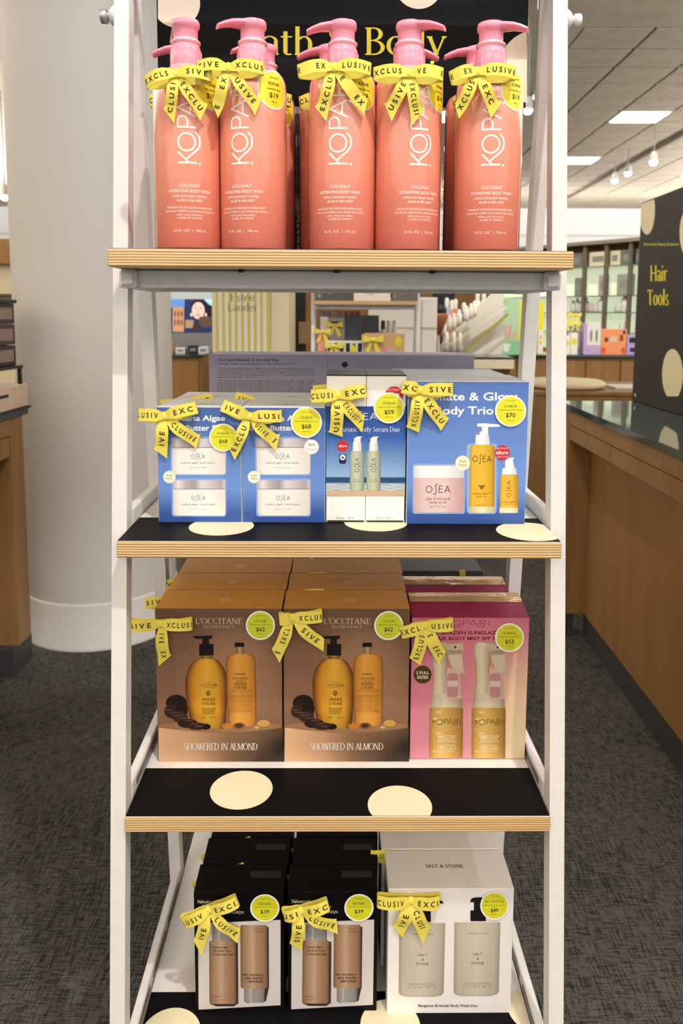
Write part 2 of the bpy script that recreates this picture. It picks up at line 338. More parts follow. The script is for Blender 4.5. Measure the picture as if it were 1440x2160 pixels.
def glyph(ch):
    t = TN; A = {
     'A': lambda: (.74, _d(.08, 0, .38, 1, .06)+_d(.66, 0, .36, 1, TK*1.1)+_b(.18, .56, .33)+_f(.08, 0, .09)+_f(.66, 0, .11)),
     'B': lambda: (.66, _s(.14, 0, 1)+_arc(.3, .76, .26, .24, -90, 90)+_arc(.3, .27, .32, .27, -90, 90)+_b(.03, .32, 1-t/2)+_b(.03, .32, t/2)+_b(.14, .32, .53)),
     'C': lambda: (.74, _arc(.42, .5, .39, .52, 50, 310)+_d(.68, .72, .7, .95, .05)),
     'D': lambda: (.8, _s(.14, 0, 1)+_arc(.32, .5, .42, .5, -90, 90)+_b(.03, .34, 1-t/2)+_b(.03, .34, t/2)),
     'E': lambda: (.62, _s(.14, 0, 1)+_b(.03, .55, 1-t/2)+_b(.03, .57, t/2)+_b(.14, .45, .52)+_d(.53, .82, .56, 1, .05)+_d(.56, 0, .59, .2, .05)+_d(.45, .43, .45, .61, .04)),
     'H': lambda: (.84, _s(.15, 0, 1)+_s(.69, 0, 1)+_b(.15, .69, .52)+_f(.15, 0)+_f(.69, 0)+_f(.15, 1, up_=-1)+_f(.69, 1, up_=-1)),
     'I': lambda: (.32, _s(.16, 0, 1)+_f(.16, 0)+_f(.16, 1, up_=-1)),
     'L': lambda: (.58, _s(.14, 0, 1)+_f(.14, 1, up_=-1)+_b(.03, .53, t/2)+_d(.51, 0, .55, .22, .05)),
     'M': lambda: (.98, _d(.12, 0, .16, 1, .06)+_d(.48, .05, .18, 1, TK)+_d(.48, .05, .8, 1, .06)+_s(.83, 0, 1)+_f(.12, 0, .09)+_f(.83, 0)),
     'N': lambda: (.84, _d(.14, 0, .14, 1, .06)+_d(.68, 0, .16, 1, TK*1.1)+_d(.69, 0, .69, 1, .06)+_f(.14, 0, .1)+_f(.69, 1, .1, -1)),
     'O': lambda: (.86, _arc(.43, .5, .4, .52, 0, 360)),
     'P': lambda: (.62, _s(.14, 0, 1)+_arc(.3, .73, .28, .27, -90, 90)+_b(.03, .32, 1-t/2)+_b(.14, .32, .47)+_f(.14, 0)),
     'R': lambda: (.7, _s(.14, 0, 1)+_arc(.3, .74, .27, .26, -90, 90)+_b(.03, .32, 1-t/2)+_b(.14, .32, .49)+_d(.62, 0, .34, .5, TK)+_f(.14, 0)+_f(.64, 0, .07)),
     'S': lambda: (.56, _arc(.28, .75, .22, .26, 30, 270, .8)+_arc(.28, .25, .25, .27, -150, 90, .8)),
     'T': lambda: (.7, _s(.35, 0, 1)+_b(.03, .67, 1-t/2)+_f(.35, 0)+_d(.05, .8, .04, 1, .05)+_d(.65, .8, .66, 1, .05)),
     'U': lambda: (.8, _s(.15, .3, 1)+_d(.66, .3, .66, 1, .06)+_arc(.4, .32, .31, .34, 180, 360, .7)+_f(.15, 1, up_=-1)+_f(.66, 1, .1, -1)),
     'V': lambda: (.74, _d(.36, 0, .1, 1, TK)+_d(.36, 0, .62, 1, .06)+_f(.1, 1, up_=-1)+_f(.62, 1, .1, -1)),
     'W': lambda: (1.02, _d(.3, 0, .1, 1, TK)+_d(.3, 0, .5, 1, .06)+_d(.7, 0, .5, 1, TK)+_d(.7, 0, .9, 1, .06)+_f(.1, 1, up_=-1)+_f(.9, 1, .1, -1)),
     '&': lambda: (.84, _arc(.3, .78, .19, .23, 0, 360, .7)+_arc(.3, .27, .27, .28, 60, 360, .9)+_d(.74, 0, .2, .7, TK)+_d(.57, .25, .7, .5, .05)+_b(.6, .8, .51)),
     'a': lambda: (.58, _arc(.25, .2, .2, .22, 0, 360, .8)+_s(.46, 0, .5, .9)+_arc(.27, .47, .255, .23, 0, 150, .8)+_f(.48, 0, .07)),
     'b': lambda: (.64, _bowl(.36)+_arc(.35, XH/2, .27, XH/2+.01, 0, 360)+_s(.13, 0, 1.04)),
     'c': lambda: (.52, _arc(.3, XH/2, .27, XH/2+.01, 45, 315)),
     'd': lambda: (.64, _arc(.29, XH/2, .27, XH/2+.01, 0, 360)+_s(.5, 0, 1.04)+_f(.53, 0, .08)+_d(.42, .98, .5, 1.04, .1)),
     'e': lambda: (.56, _arc(.29, XH/2, .27, XH/2+.01, 0, 318)+_b(.1, .52, .38)),
     'g': lambda: (.6, _arc(.29, XH/2, .26, XH/2, 0, 360)+_s(.5, -.1, XH)+_arc(.28, -.08, .28, .2, 180, 360, .8)),
     'h': lambda: (.66, _s(.13, 0, 1.04)+_arc(.33, .42, .24, .27, 0, 140, .9)+_s(.51, 0, .45)+_f(.13, 0, .1)+_f(.51, 0, .1)),
     'i': lambda: (.3, _s(.15, 0, XH)+_f(.15, 0, .11)+arc_dot(.15, .92, .08)+_d(.06, .63, .14, XH, .08)),
     'l': lambda: (.3, _s(.15, 0, 1.04)+_f(.15, 0, .11)+_d(.06, .99, .14, 1.04, .08)),
     'm': lambda: (.98, _s(.13, 0, XH)+_arc(.31, .43, .22, .26, 0, 150, .9)+_s(.48, 0, .45)+_arc(.66, .43, .22, .26, 0, 150, .9)+_s(.83, 0, .45)+_f(.13, 0, .1)+_f(.48, 0, .1)+_f(.83, 0, .1)),
     'n': lambda: (.66, _s(.13, 0, XH)+_arc(.33, .42, .24, .27, 0, 145, .9)+_s(.51, 0, .45)+_f(.13, 0, .1)+_f(.51, 0, .1)),
     'o': lambda: (.6, _arc(.3, XH/2, .28, XH/2+.01, 0, 360)),
     'p': lambda: (.64, _arc(.35, XH/2, .27, XH/2+.01, 0, 360)+_s(.13, -.3, XH)+_f(.13, -.3, .1)),
     'r': lambda: (.46, _s(.13, 0, XH)+_arc(.34, .44, .22, .25, 50, 150, .8)+_f(.13, 0, .11)),
     's': lambda: (.44, _arc(.22, .5, .17, .19, 25, 270, .75)+_arc(.22, .17, .19, .19, -155, 90, .75)),
     't': lambda: (.42, _s(.18, .1, .86)+_b(.04, .38, XH-.02)+_arc(.28, .14, .165, .15, 180, 310, .8)),
     'u': lambda: (.66, _s(.13, .2, XH)+_arc(.32, .24, .25, .26, 180, 330, .9)+_s(.51, 0, XH)+_f(.53, 0, .08)),
     'v': lambda: (.6, _d(.3, 0, .1, XH, TK*.9)+_d(.3, 0, .5, XH, .06)),
     'y': lambda: (.62, _d(.32, 0, .1, XH, TK*.95)+_d(.2, -.3, .54, XH, .06)+_f(.1, XH, .1, -1)+_f(.54, XH, .08, -1)+arc_dot(.18, -.27, .06)),
     'w': lambda: (.86, _d(.27, 0, .1, XH, TK*.9)+_d(.27, 0, .43, XH, .06)+_d(.6, 0, .43, XH, TK*.9)+_d(.6, 0, .76, XH, .06)),
     "'": lambda: (.2, _d(.08, .78, .12, 1.02, .09)), ' ': lambda: (.34, []),
    }
    if ch in 'éÉ':
        a, p = glyph('e' if ch == 'é' else 'E'); y = .78 if ch == 'é' else 1.08
        return a, p+_d(.28, y, .4, y+.2, .09)
    return A[ch]()
def arc_dot(x, y, r_): return [arcp(x, y, r_, r_, 0, 324, 9)]
def serif(txt, space=1.0, bold=0.0):
    global TK, TN
    k = ('serif', txt, space, bold)
    if k not in _tc:
        o = (TK, TN); TK, TN = TK*(1+bold), TN*(1+bold*1.2); ps = []; x = 0
        for ch in txt:
            a, g_ = glyph(ch); ps += [[(px+x, py) for px, py in p] for p in g_]; x += a*space
        TK, TN = o; x0 = min(q[0] for p in ps for q in p); x1 = max(q[0] for p in ps for q in p)
        _tc[k] = ([[(px-x0, py) for px, py in p] for p in ps], x1-x0)
    return _tc[k]
def fine(l, n=6):
    q = [l[0]]
    for a, c in zip(l, l[1:]):
        k = max(1, int(sqrt((c[0]-a[0])**2+(c[1]-a[1])**2)*n)); q += [(a[0]+(c[0]-a[0])*i/k, a[1]+(c[1]-a[1])*i/k) for i in range(1, k+1)]
    return q
def kopari(txt='', space=1.0, bold=0.0):
    w_ = .1+bold; ps = []
    for l in ([(0, 0), (0, 1)], [(0, .42), (.55, 1)],
              [(.16, .58), (.4, .3), (.62, .02), (.85, -.16), (1.1, -.22), (1.4, -.16), (1.6, .02)],
              arcp(1.08, .52, .46, .47, 0, 360, 28), [(1.85, 0), (1.85, 1)], [(1.85, 1), (2.15, 1)]+arcp(2.15, .73, .27, .27, 90, -90, 10)+[(1.85, .46)],
              [(2.42, 0), (2.86, 1), (3.3, 0)], [(2.55, .3), (3.17, .3)], [(3.55, 0), (3.55, 1)], [(3.55, 1), (3.85, 1)]+arcp(3.85, .74, .26, .26, 90, -90, 10)+[(3.6, .48)],
              [(3.8, .48), (4.08, .05), (3.9, -.2), (3.5, -.22), (3.2, -.12)], [(4.5, 0), (4.5, .68)]):
        ps += stroke(fine(l), w_)
    ps += arc_dot(4.5, .95, .08)+arc_dot(-.02, -.2, .07); return ps, 4.56
def osea(txt='', space=1.0, bold=0.0):
    w_ = .1+bold; ps = []
    for l in (arcp(.48, .5, .44, .48, 0, 360, 24), [(1.72, 1.22), (1.55, 1.26), (1.42, 1.12), (1.42, .9), (1.5, .5), (1.5, 0), (1.42, -.24), (1.25, -.3), (1.1, -.2)],
              [(2.45, 1), (1.95, 1), (1.95, 0), (2.47, 0)], [(1.95, .52), (2.38, .52)], [(2.75, 0), (3.15, 1), (3.55, 0)], [(2.9, .33), (3.4, .33)]):
        ps += stroke(l, w_)
    return ps, 3.6
FONTS = {'sans': sans, 'serif': serif, 'kopari': kopari, 'osea': osea}

class Art:
    """flat print on a face: shapes are given in picture units and mapped to the face by self.p"""
    def __init__(s, fn, n0=.0002, step=.000012):
        s.fn = fn; s.b = MB(); s.n = n0; s.step = step
    def p(s, x, y): a, c = s.fn(x, y); return (a, -s.n, c)
    def up(s): s.n += s.step
    def poly(s, pts, col): s.up(); s.b.poly([s.p(*q) for q in pts], 0, lin(col)); return s
    def rect(s, x0, y0, x1, y1, col): return s.poly([(x0, y0), (x1, y0), (x1, y1), (x0, y1)], col)
    def rrect(s, x0, y0, x1, y1, r_, col):
        q = []
        for cx, cy, a in ((x1-r_, y1-r_, 0), (x0+r_, y1-r_, 90), (x0+r_, y0+r_, 180), (x1-r_, y0+r_, 270)): q += arcp(cx, cy, r_, r_, a, a+90, 5)
        return s.poly(q, col)
    def ell(s, cx, cy, rx, ry, col, n=40): return s.poly(arcp(cx, cy, rx, ry, 0, 360-360/n, n-1), col)
    def scallop(s, cx, cy, r_, col, k=18):
        return s.poly([(cx+(r_*(1 if i % 2 else .88))*cos(pi*i/k), cy+(r_*(1 if i % 2 else .88))*sin(pi*i/k)) for i in range(2*k)], col)
    def field(s, x0, y0, x1, y1, nx, ny, fcol):
        s.up(); rows = []; cols = []
        for j in range(ny+1):
            v = j/ny; rows.append([s.p(x0+(x1-x0)*i/nx, y0+(y1-y0)*v) for i in range(nx+1)]); cols.append([lin(fcol(i/nx, v)) for i in range(nx+1)])
        s.b.grid(rows, 0, cols=cols, smooth=False); return s
    def quadfield(s, c, nx, ny, fcol):
        s.up(); rows = []; cols = []                 # corners tl, tr, br, bl
        for j in range(ny+1):
            v = j/ny; row = []
            for i in range(nx+1):
                u = i/nx; t = [c[0][k]*(1-u)+c[1][k]*u for k in (0, 1)]; q = [c[3][k]*(1-u)+c[2][k]*u for k in (0, 1)]
                row.append(s.p(t[0]*(1-v)+q[0]*v, t[1]*(1-v)+q[1]*v))
            rows.append(row); cols.append([lin(fcol(i/nx, v)) for i in range(nx+1)])
        s.b.grid(rows, 0, cols=cols, smooth=False); return s
    def profile(s, rows_, stops, shade=None):
        """rows_ (y, xl, xr), horizontal colour stops [(t, col)]"""
        s.up(); ts = [t for t, _ in stops]; rows = []; cols = []
        for y, xl, xr in rows_:
            rows.append([s.p(xl+(xr-xl)*t, y) for t in ts]); k = shade(y) if shade else 1
            cols.append([tuple(min(1, q*k) for q in lin(c)) for _, c in stops])
        s.b.grid(rows, 0, cols=cols, smooth=False); return s
    def text(s, t, x0, x1, yb, h, col, font='sans', space=1.0, bold=0.0, rot=0):
        """fit into x0..x1 on baseline yb with cap height h (picture units, y down); rot 90 reads upward, 180 upside down"""
        s.up(); ps, wd = FONTS[font](t, space, bold); c = lin(col); n_ = s.n
        for k_, p in enumerate(ps):
            q = []; s.n = n_+(k_ % 14)*4e-6 if font != 'sans' else n_
            for u, v in p:
                if rot == 0: q.append(s.p(x0+(x1-x0)*u/wd, yb-v*h))
                elif rot == 180: q.append(s.p(x1-(x1-x0)*u/wd, yb+v*h))
                else: q.append(s.p(yb-v*h, x0+(x1-x0)*u/wd))   # x0 bottom y, x1 top y, yb right side x
            s.b.poly(q, 0, c)
        s.n = n_+(6e-5 if font != 'sans' else 0)
        return s
    def sticker(s, cx, cy, r_, lines, inner='#e2e033', rim='#f4f4ee', rx=None):
        rx = rx or r_
        s.ell(cx, cy, rx, r_, rim); s.ell(cx, cy, rx*.9, r_*.9, inner)
        for t, dy, h, wd in lines: s.text(t, cx-rx*wd, cx+rx*wd, cy+r_*dy, r_*h, '#1c1c12', bold=.012 if h > .2 else 0)
        return s
    def build(s, name, parent, m=None): return s.b.build(name, m or PRINT, parent, fix=False)
def mixc(a, b_, t): a, b_ = lin(a), lin(b_); t = max(0, min(1, t)); return tuple(x*(1-t)+y*t for x, y in zip(a, b_))

# ------------------------------------------------------------------ ribbon bows
YEL = '#efdf62'
def ribbon(path, widths, dirs, txt=None, flip=False, hk=.42, span=(.25, .95), ends=None, thick=.0003):
    """path: centre points, dirs: width directions, ends: optional exact last corner pair"""
    b = MB(); n = len(path); A = []; B = []
    for p, w_, d in zip(path, widths, dirs): A.append(p+d*w_/2); B.append(p-d*w_/2)
    if ends: A[-1], B[-1] = ends
    nrm = []
    for i in range(n):
        t = path[min(i+1, n-1)]-path[max(i-1, 0)]; nrm.append(t.cross(dirs[i]).normalized())
    yc = lin(YEL)
    fr = [[A[i]+nrm[i]*thick, B[i]+nrm[i]*thick] for i in range(n)]; bk = [[A[i]-nrm[i]*thick, B[i]-nrm[i]*thick] for i in range(n)]
    b.grid(fr, 0, yc); b.grid(bk, 0, yc)
    b.grid([[x[0], y[0]] for x, y in zip(fr, bk)], 0, yc); b.grid([[x[1], y[1]] for x, y in zip(fr, bk)], 0, yc)
    b.poly([fr[-1][0], fr[-1][1], bk[-1][1], bk[-1][0]], 0, yc)
    if txt:
        ls = [0]
        for i in range(n-1): ls.append(ls[-1]+(path[i+1]-path[i]).length)
        T = ls[-1]; ps, wd = sans(txt, 1.65, .02); h = max(widths)*hk; s0, s1 = span[0]*T, span[1]*T
        k = min((s1-s0)/wd, h*1.1); s0 = (s0+s1)/2-wd*k/2; dk = lin('#15140c')
        def at(s, v):
            s = max(0, min(T*.9999, s)); i = max(q for q in range(n-1) if ls[q] <= s); f = (s-ls[i])/max(1e-9, ls[i+1]-ls[i])
            return path[i].lerp(path[i+1], f)+dirs[i].lerp(dirs[i+1], f)*v+nrm[i].lerp(nrm[i+1], f)*(thick+.00022)
        for p in ps:
            q = []
            for u, v in p:
                if not flip: q.append(at(s0+u*k, (v-.5)*h))
                else: q.append(at(s0+(wd-u)*k, -(v-.5)*h))
            b.poly(q, 0, dk)
    return b
def bow(parent, fn, K, Lt, Rt, TL, TR, wpx, txts, bulge=.009, n0=.002):
    """fn maps picture pixels to (x, z) on the face; all depth is along -y"""
    def v(q, n): a, c = fn(*q); return Vector((a, -n, c))
    k = v(K, .006+n0); wid = (v((K[0]+wpx, K[1]), 0)-v(K, 0)).length
    kb = MB(); rows = []
    for i in range(9):                       # the knot: a small squashed band
        t = i/8; x = (t-.5)*wid*.5; e = 1-(2*t-1)**2*.25
        rows.append([k+Vector((x, -.0032*e*cos(a), (.0056+.0008*(t*8 % 2))*e*sin(a))) for a in [2*pi*j/12 for j in range(12)]])
    kb.grid(rows, 0, lin(YEL), close=True); kb.poly(rows[0], 0, lin(YEL)); kb.poly(rows[-1], 0, lin(YEL))
    ko = kb.build('ribbon_bow', RIB, parent)
    for side, tip, tx in ((-1, Lt, txts[0]), (1, Rt, txts[1])):
        if tip is None: continue
        a = v(K, 0); e = v(tip, 0); d = e-a; Ln = d.length; d.normalize(); wd_ = Vector((0, -1, 0)).cross(d)*1.0
        if wd_.z < 0: wd_ = -wd_
        path = []; W = []; D = []
        for i in range(13):                  # front of the loop, knot to tip
            t = i/12; p = a+d*Ln*t+Vector((0, -(n0+.005+bulge*sin(pi*min(1, t*.8+.05))), 0))+wd_*(.0015*sin(pi*t))
            path.append(p); W.append(wid*(.5+.5*min(1, t*3.2))); D.append(wd_)
        nf = len(path); last = path[-1]; r_ = (abs(last.y)-n0-.001)/2
        for i in range(1, 6):                # turn round the tip
            f = pi*i/6; path.append(a+d*(Ln+r_*.7*sin(f))+Vector((0, last.y+r_*(1-cos(f)), 0))); W.append(wid); D.append(wd_)
        for i in range(1, 7):                # back to the knot, tipped a little downward so its edge shows
            t = 1-i/6; path.append(a+d*Ln*t+Vector((0, -(n0+.0008), -.003*sin(pi*t)))); W.append(wid*(.5+.5*min(1, t*3.2))); D.append(wd_)
        if side > 0: bl = ribbon(path, W, D, tx, False, span=(.12, .48))
        else: bl = ribbon(path, W, [-x for x in D], tx, True, span=(.12, .48))
        bl.build('loop', RIB, ko)
    for side, T, tx in ((-1, TL, txts[2]), (1, TR, txts[3])):
        if T is None: continue
        e1, e2 = v(T[0], .004+n0), v(T[1], .003+n0); m_ = (e1+e2)/2; a = v((K[0]+side*wpx*.18, K[1]+wpx*.12), .004+n0)
        d = (m_-a).normalized(); wd_ = Vector((0, -1, 0)).cross(d); wd_ = wd_ if wd_.x > 0 else -wd_
        path = []; W = []; D = []; nn = 12; dl = (m_-a).length; last = .97
        for i in range(nn+1):
            t = i/nn*last; p = a.lerp(m_, t); p.y = -(n0+.004+.005*sin(pi*t*1.3)*(1 if t < .77 else .6)); p += wd_*(-side)*(.0016*sin(pi*t))
            tt = min(1, t*3); path.append(p); W.append(wid*(.55+.45*tt)); D.append(wd_)
        # cut end: trim the far sections so that the two edges stay parallel
        c1 = (e1-a).dot(d); c2 = (e2-a).dot(d); lim = min(c1, c2)-.001
        keep = [i for i in range(nn+1) if (path[i]-a).dot(d) < lim] or [0]
        path = [path[i] for i in keep]; W = [W[i] for i in keep]; D = [D[i] for i in keep]
        path.append(m_); W.append(wid); D.append(wd_)
        en = [e1, e2]
        if (e1-e2).dot(wd_) < 0: en = [e2, e1]
        for q in en: q.y = path[-2].y+.001
        # path runs down; letters read upward on the left tail, downward on the right one
        bl = ribbon(path, W, D, tx, side < 0, span=(.22, .92), ends=en)
        bl.build('tail', RIB, ko)
    return ko

# ================================================================== THE DISPLAY RACK
HW = .2625                                   # half width of a shelf
PO, PI_ = .282, .2635                        # outer and inner side of the posts
def front_y(z): return .9906-(1.66-z)*.1122  # the front legs lean back going up
def rear_y(z): return 1.035+(1.66-z)*.119
SHELF = [(.866, 1.3625, 1.17), (.869, 1.0242, 1.30), (.872, .6744, 1.30), (.875, .338, 1.31)]   # front y, top z, back y
PT = .0194
def clip(poly, f):
    out = []
    for i in range(len(poly)):
        a, b_ = poly[i], poly[(i+1) % len(poly)]; fa, fb = f(a), f(b_)
        if fa >= 0: out.append(a)
        if (fa >= 0) != (fb >= 0): t = fa/(fa-fb); out.append(tuple(x+(y-x)*t for x, y in zip(a, b_)))
    return out
def make_rack():
    rk = thing('ladder_display_rack', 'white A-frame shop rack with four plywood shelves holding boxed sets', 'rack')
    ZT = 1.735
    for s in (-1, 1):
        xm, wd = s*(PO+PI_)/2, PO-PI_
        MB().bar((xm, front_y(0)+.012, 0), (xm, front_y(ZT)+.012, ZT), wd, .024, 0).build('front_post', WHITE, rk)
        MB().bar((xm, rear_y(0)+.012, 0), (xm, rear_y(ZT)+.012, ZT), wd, .024, 0).build('rear_leg', WHITE, rk)
        # hinge bolt on the outer side of the front post
        kb = MB(); y = front_y(1.662)+.012
        kb.lathe([(0, 0), (.0135, 0), (.0135, .002), (.0105, .006), (.0075, .0085)], 20, 0, (s*PO, y, 1.661), 'x') if s > 0 else \
            kb.lathe([(0, 0), (.0135, 0), (.0135, -.002), (.0105, -.006), (.0075, -.0085)], 20, 0, (s*PO, y, 1.661), 'x')
        k = kb.build('hinge_washer', WHITE, rk)
        kb = MB(); q = [(.0052, s*.008), (.0052, s*.0115), (.0085, s*.0118), (.0088, s*.0185), (.0078, s*.0198)]
        kb.lathe(q, 18, 0, (s*PO, y, 1.661), 'x').build('hinge_bolt', BOLT if s < 0 else WHITE, rk)
    MB().box(-PI_, PI_, front_y(1.71), front_y(1.71)+.02, 1.70, 1.72, 0, .002).build('top_crossbar', WHITE, rk)
    for i, (yf, zt, yb) in enumerate(SHELF):
        sh = MB(); sh.box(-HW, HW, yf, yb, zt-PT, zt, 0, .0012)
        so = sh.build('shelf', PLY, rk)
        MB().box(-HW+.0008, HW-.0008, yf+.0012, yb-.001, zt-.0002, zt+.0005).build('laminate_top', LAM, so)
        # black vinyl graphic with cream dots along the front
        ys = .9735 if i else 1.02
        g = MB(); z = zt+.0006; g.box(-HW+.001, HW-.001, yf+.002, ys, z, z+.0005)
        g.build('vinyl_graphic', VINYL, so)
        dots = {0: [], 1: [(467, 1112), (792, 1104), (1116, 1123)], 2: [(509, 1667), (843, 1701)], 3: [(358, 2186), (823, 2166), (1131, 2128)]}[i]
        for px, py in dots:
            c = onZ(px, py, zt); q = [(c.x+.0405*cos(a), c.y+.0405*sin(a)) for a in [2*pi*k/48 for k in range(48)]]
            for f in (lambda p: p[0]+HW-.001, lambda p: HW-.001-p[0], lambda p: p[1]-yf-.002, lambda p: ys-p[1]): q = clip(q, f)
            MB().prism(q, z+.0005, z+.0008, axis='z').build('cream_dot', CREAM, so)
        if i == 0:                           # steel frame seen from below
            for y in (.915, rear_y(zt)-.02):
                MB().box(-PI_, PI_, y, y+.022, zt-PT-.022, zt-PT-.001, 0, .0015).build('crossbar', WHITE, rk)
            for s in (-1, 1):
                x0, x1 = sorted((s*(HW-.022), s*(HW-.002)))
                MB().box(x0, x1, .903, rear_y(zt), zt-PT-.0225, zt-PT-.0005, 0, .003).build('side_rail', WHITE, rk)
                xm = (x0+x1)/2
                MB().box(xm-.0075, xm+.0075, .9, .9035, zt-PT-.019, zt-PT-.004, 0, .0015).build('rail_end_cap', plain('#d3d3d6', .35), rk)
            for x in (-.118, -.005, .108):
                MB().lathe([(0, 0), (.004, 0), (.004, -.003), (.0025, -.0035)], 10, 0, (x, .908, zt-PT), 'z').build('screw', mat('dark_screw', '#3a3a3c', .4, .5), rk)
        else:                                # upright side rails with slots beside the board
            for s in (-1, 1):
                y0, y1 = front_y(zt)+.034, rear_y(zt)+.006; x0, x1 = sorted((s*(HW+.0012), s*(HW+.0125)))
                ra = MB().box(x0, x1, y0, y1, zt-.012, zt+.0185, 0, .0012).build('side_rail', WHITE, rk)
                if i == 1: continue
                nsl = 3 if i == 3 else 1; L_ = (y1-y0-.03)/nsl
                for k in range(nsl):
                    ya = y0+.018+k*L_; xi = s*(HW+.0012)
                    q = [(ya+.005+.005*cos(a), zt+.0075+.005*sin(a)) for a in [pi/2+pi*j/8 for j in range(9)]]+[(ya+L_-.02+.005*cos(a), zt+.0075+.005*sin(a)) for a in [-pi/2+pi*j/8 for j in range(9)]]
                    MB().prism(q, xi-s*.0002, xi+s*.001, axis='x').build('slot', SLOT, ra)
            MB().box(-PI_, PI_, rear_y(zt)-.03, rear_y(zt)-.008, zt-PT-.022, zt-PT-.001, 0, .0015).build('crossbar', WHITE, rk)
    return rk
rack = make_rack()

# the black header sign in its clear holder
SY = 1.052
sg = thing('header_sign', 'black header sign with yellow Bath & Body lettering above the coral bottles', 'sign', (0, SY, 1.568))
def sfn(x, y): p = onY(x, y, SY); return p.x, p.z-1.568
tl, br = onY(332, 100, SY), onY(1112, 100, SY)
MB().box(tl.x, br.x, 0, .004, 0, .182, 0, .0004).build('panel', SIGNB, sg)
A = Art(sfn)
def sdot(cx, cy, r_):
    q = arcp(cx, cy, r_, r_, 0, 353, 48)
    for f in (lambda p: p[0]-333, lambda p: 1111-p[0], lambda p: 221-p[1], lambda p: p[1]+70): q = clip(q, f)
    D = Art(sfn); D.poly(q, '#e9dcc6'); D.build('cream_dot', sg)
for c in ((372, 8, 50), (883, -31, 50), (1131, 142, 78)): sdot(*c)
A.text('Bath & Body', 506, 942, 116, 58, '#ece53c', 'serif', .98, -.02)
A.build('printed_graphic', sg)
hd = MB(); hd.box(br.x+.0005, br.x+.0125, .0005, .0035, 0, .182, 0, .0003); hd.build('clear_edge', ACRYL, sg)

# ================================================================== TOP SHELF: coral pump bottles
BR, BH = .0393, .2045
Z1 = SHELF[0][1]+.0011
def bottle_print():
    A = Art(lambda x, y: (x, y)); c = '#fbeee6'
    def T(t, w_, y, h, font='sans', **k): A.n = 0; A.text(t, -w_/2, w_/2, -y, h, c, font, **k)
    A.fn = lambda x, y: (x, -y)
    T('COCONUT', .024, .0705, .0035, bold=.012); T('HYDRATING BODY WASH', .049, .0645, .0035, bold=.012)
    T('WITH COCONUT WATER,', .040, .0590, .0027, bold=.012); T('ALOE & SEA KELP', .030, .0545, .0027, bold=.012)
    T('PRODUIT DE DOUCHE HYDRATANT', .055, .0465, .0023, bold=.008); T('POUR LE CORPS À LA NOIX DE COCO', .059, .0425, .0023, bold=.008)
    T("AVEC L'EAU DE COCO,", .031, .0385, .0020, bold=.008); T('ALOÉS, ET VARECH', .027, .0350, .0020, bold=.008)
    T('25 FL. OZ.  |  740 mL', .038, .0205, .0028)
    ps, wd = kopari(bold=.0)                 # the name runs upward
    for p in ps: A.b.poly([(-.0005-(v-.42)*.0205, 0, .0975+u/wd*.096) for u, v in p], 0, lin(c))
    b = MB()
    for k_, f in enumerate(A.b.f):
        R_ = BR+.0003+(k_ % 11)*5e-6; b.poly([(R_*sin(A.b.v[i][0]/R_), -R_*cos(A.b.v[i][0]/R_), A.b.v[i][2]) for i in f], 0, lin(c))
    return b
def wrap_sticker():
    b = MB(); R_ = BR+.0004; cu = .028; cv = .180; r_ = .0215
    def disc(r_, col, R__):
        n = 26; rows = []
        for i in range(n+1):
            u = -1+2*i/n; h = sqrt(max(0, 1-u*u)); a = (cu+u*r_)/R__
            rows.append([(R__*sin(a), -R__*cos(a), cv-h*r_), (R__*sin(a), -R__*cos(a), cv+h*r_)])
        b.grid(rows, 0, lin(col))
    disc(r_, '#f6efdc', R_); disc(r_*.9, '#f3e02e', R_+.0001)
    for t, w_, dv, h in (('EXCLUSIVE', .010, .0125, .0014), ('KOPARI', .0145, .005, .0034), ('Jumbo Body Wash', .019, .000, .0018), ('$19', .0125, -.0085, .0055), ('*$38 value', .008, -.0135, .0013)):
        ps, wd = sans(t, 1.0, .014)
        for p in ps: b.poly([((R_+.0003)*sin((cu-w_/2+u/wd*w_)/R_), -(R_+.0003)*cos((cu-w_/2+u/wd*w_)/R_), cv+dv+v*h) for u, v in p], 0, lin('#2a260c'))
    return b
_bp = bottle_print().build('label_print', PRINT, fix=False); _st = wrap_sticker().build('price_sticker', GLOSSP, fix=False)
def bottle_body():
    b = MB(); b.lathe([(0, 0), (.034, 0), (.0375, .0012), (BR, .004), (BR, .185), (BR-.0005, .193), (.0365, .2), (.031, .2045), (.022, .2075), (.0185, .2085), (.0185, .212)], 56); return b
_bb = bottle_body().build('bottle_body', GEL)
def pump_parts(ang):
    co_ = MB(); co_.lathe([(.0172, .211), (.0178, .2125), (.0178, .230), (.0168, .2335), (.0158, .2345)], 32)
    for k in range(8):
        a = 2*pi*k/8; co_.bar((.0178*cos(a), .0178*sin(a), .213), (.0178*cos(a), .0178*sin(a), .229), .0014, .0014)
    nk = MB(); nk.lathe([(.0155, .234), (.0155, .2375), (.0172, .2385), (.0172, .2405), (.0148, .2425)], 32)
    hd_ = MB(); hd_.lathe([(.0140, .241), (.0140, .2545), (.0160, .256), (.0165, .2605), (.0158, .2635), (.012, .265), (0, .2652)], 32)
    d = Vector((cos(ang), sin(ang), 0)); s = Vector((-sin(ang), cos(ang), 0)); rows = []
    for t, zc, hw, hh in ((.006, .2596, .0135, .0050), (.016, .2598, .0115, .0048), (.026, .2588, .0095, .0042), (.035, .2560, .008, .0036), (.042, .2528, .0068, .0030)):
        rows.append([d*t+s*(hw*cos(a))+Vector((0, 0, zc+hh*sin(a))) for a in [2*pi*k/14 for k in range(14)]])
    hd_.grid(rows, close=True); hd_.poly(rows[-1])
    return (('pump_collar', co_, PINK), ('pump_neck', nk, PINKL), ('pump_head', hd_, PINK))
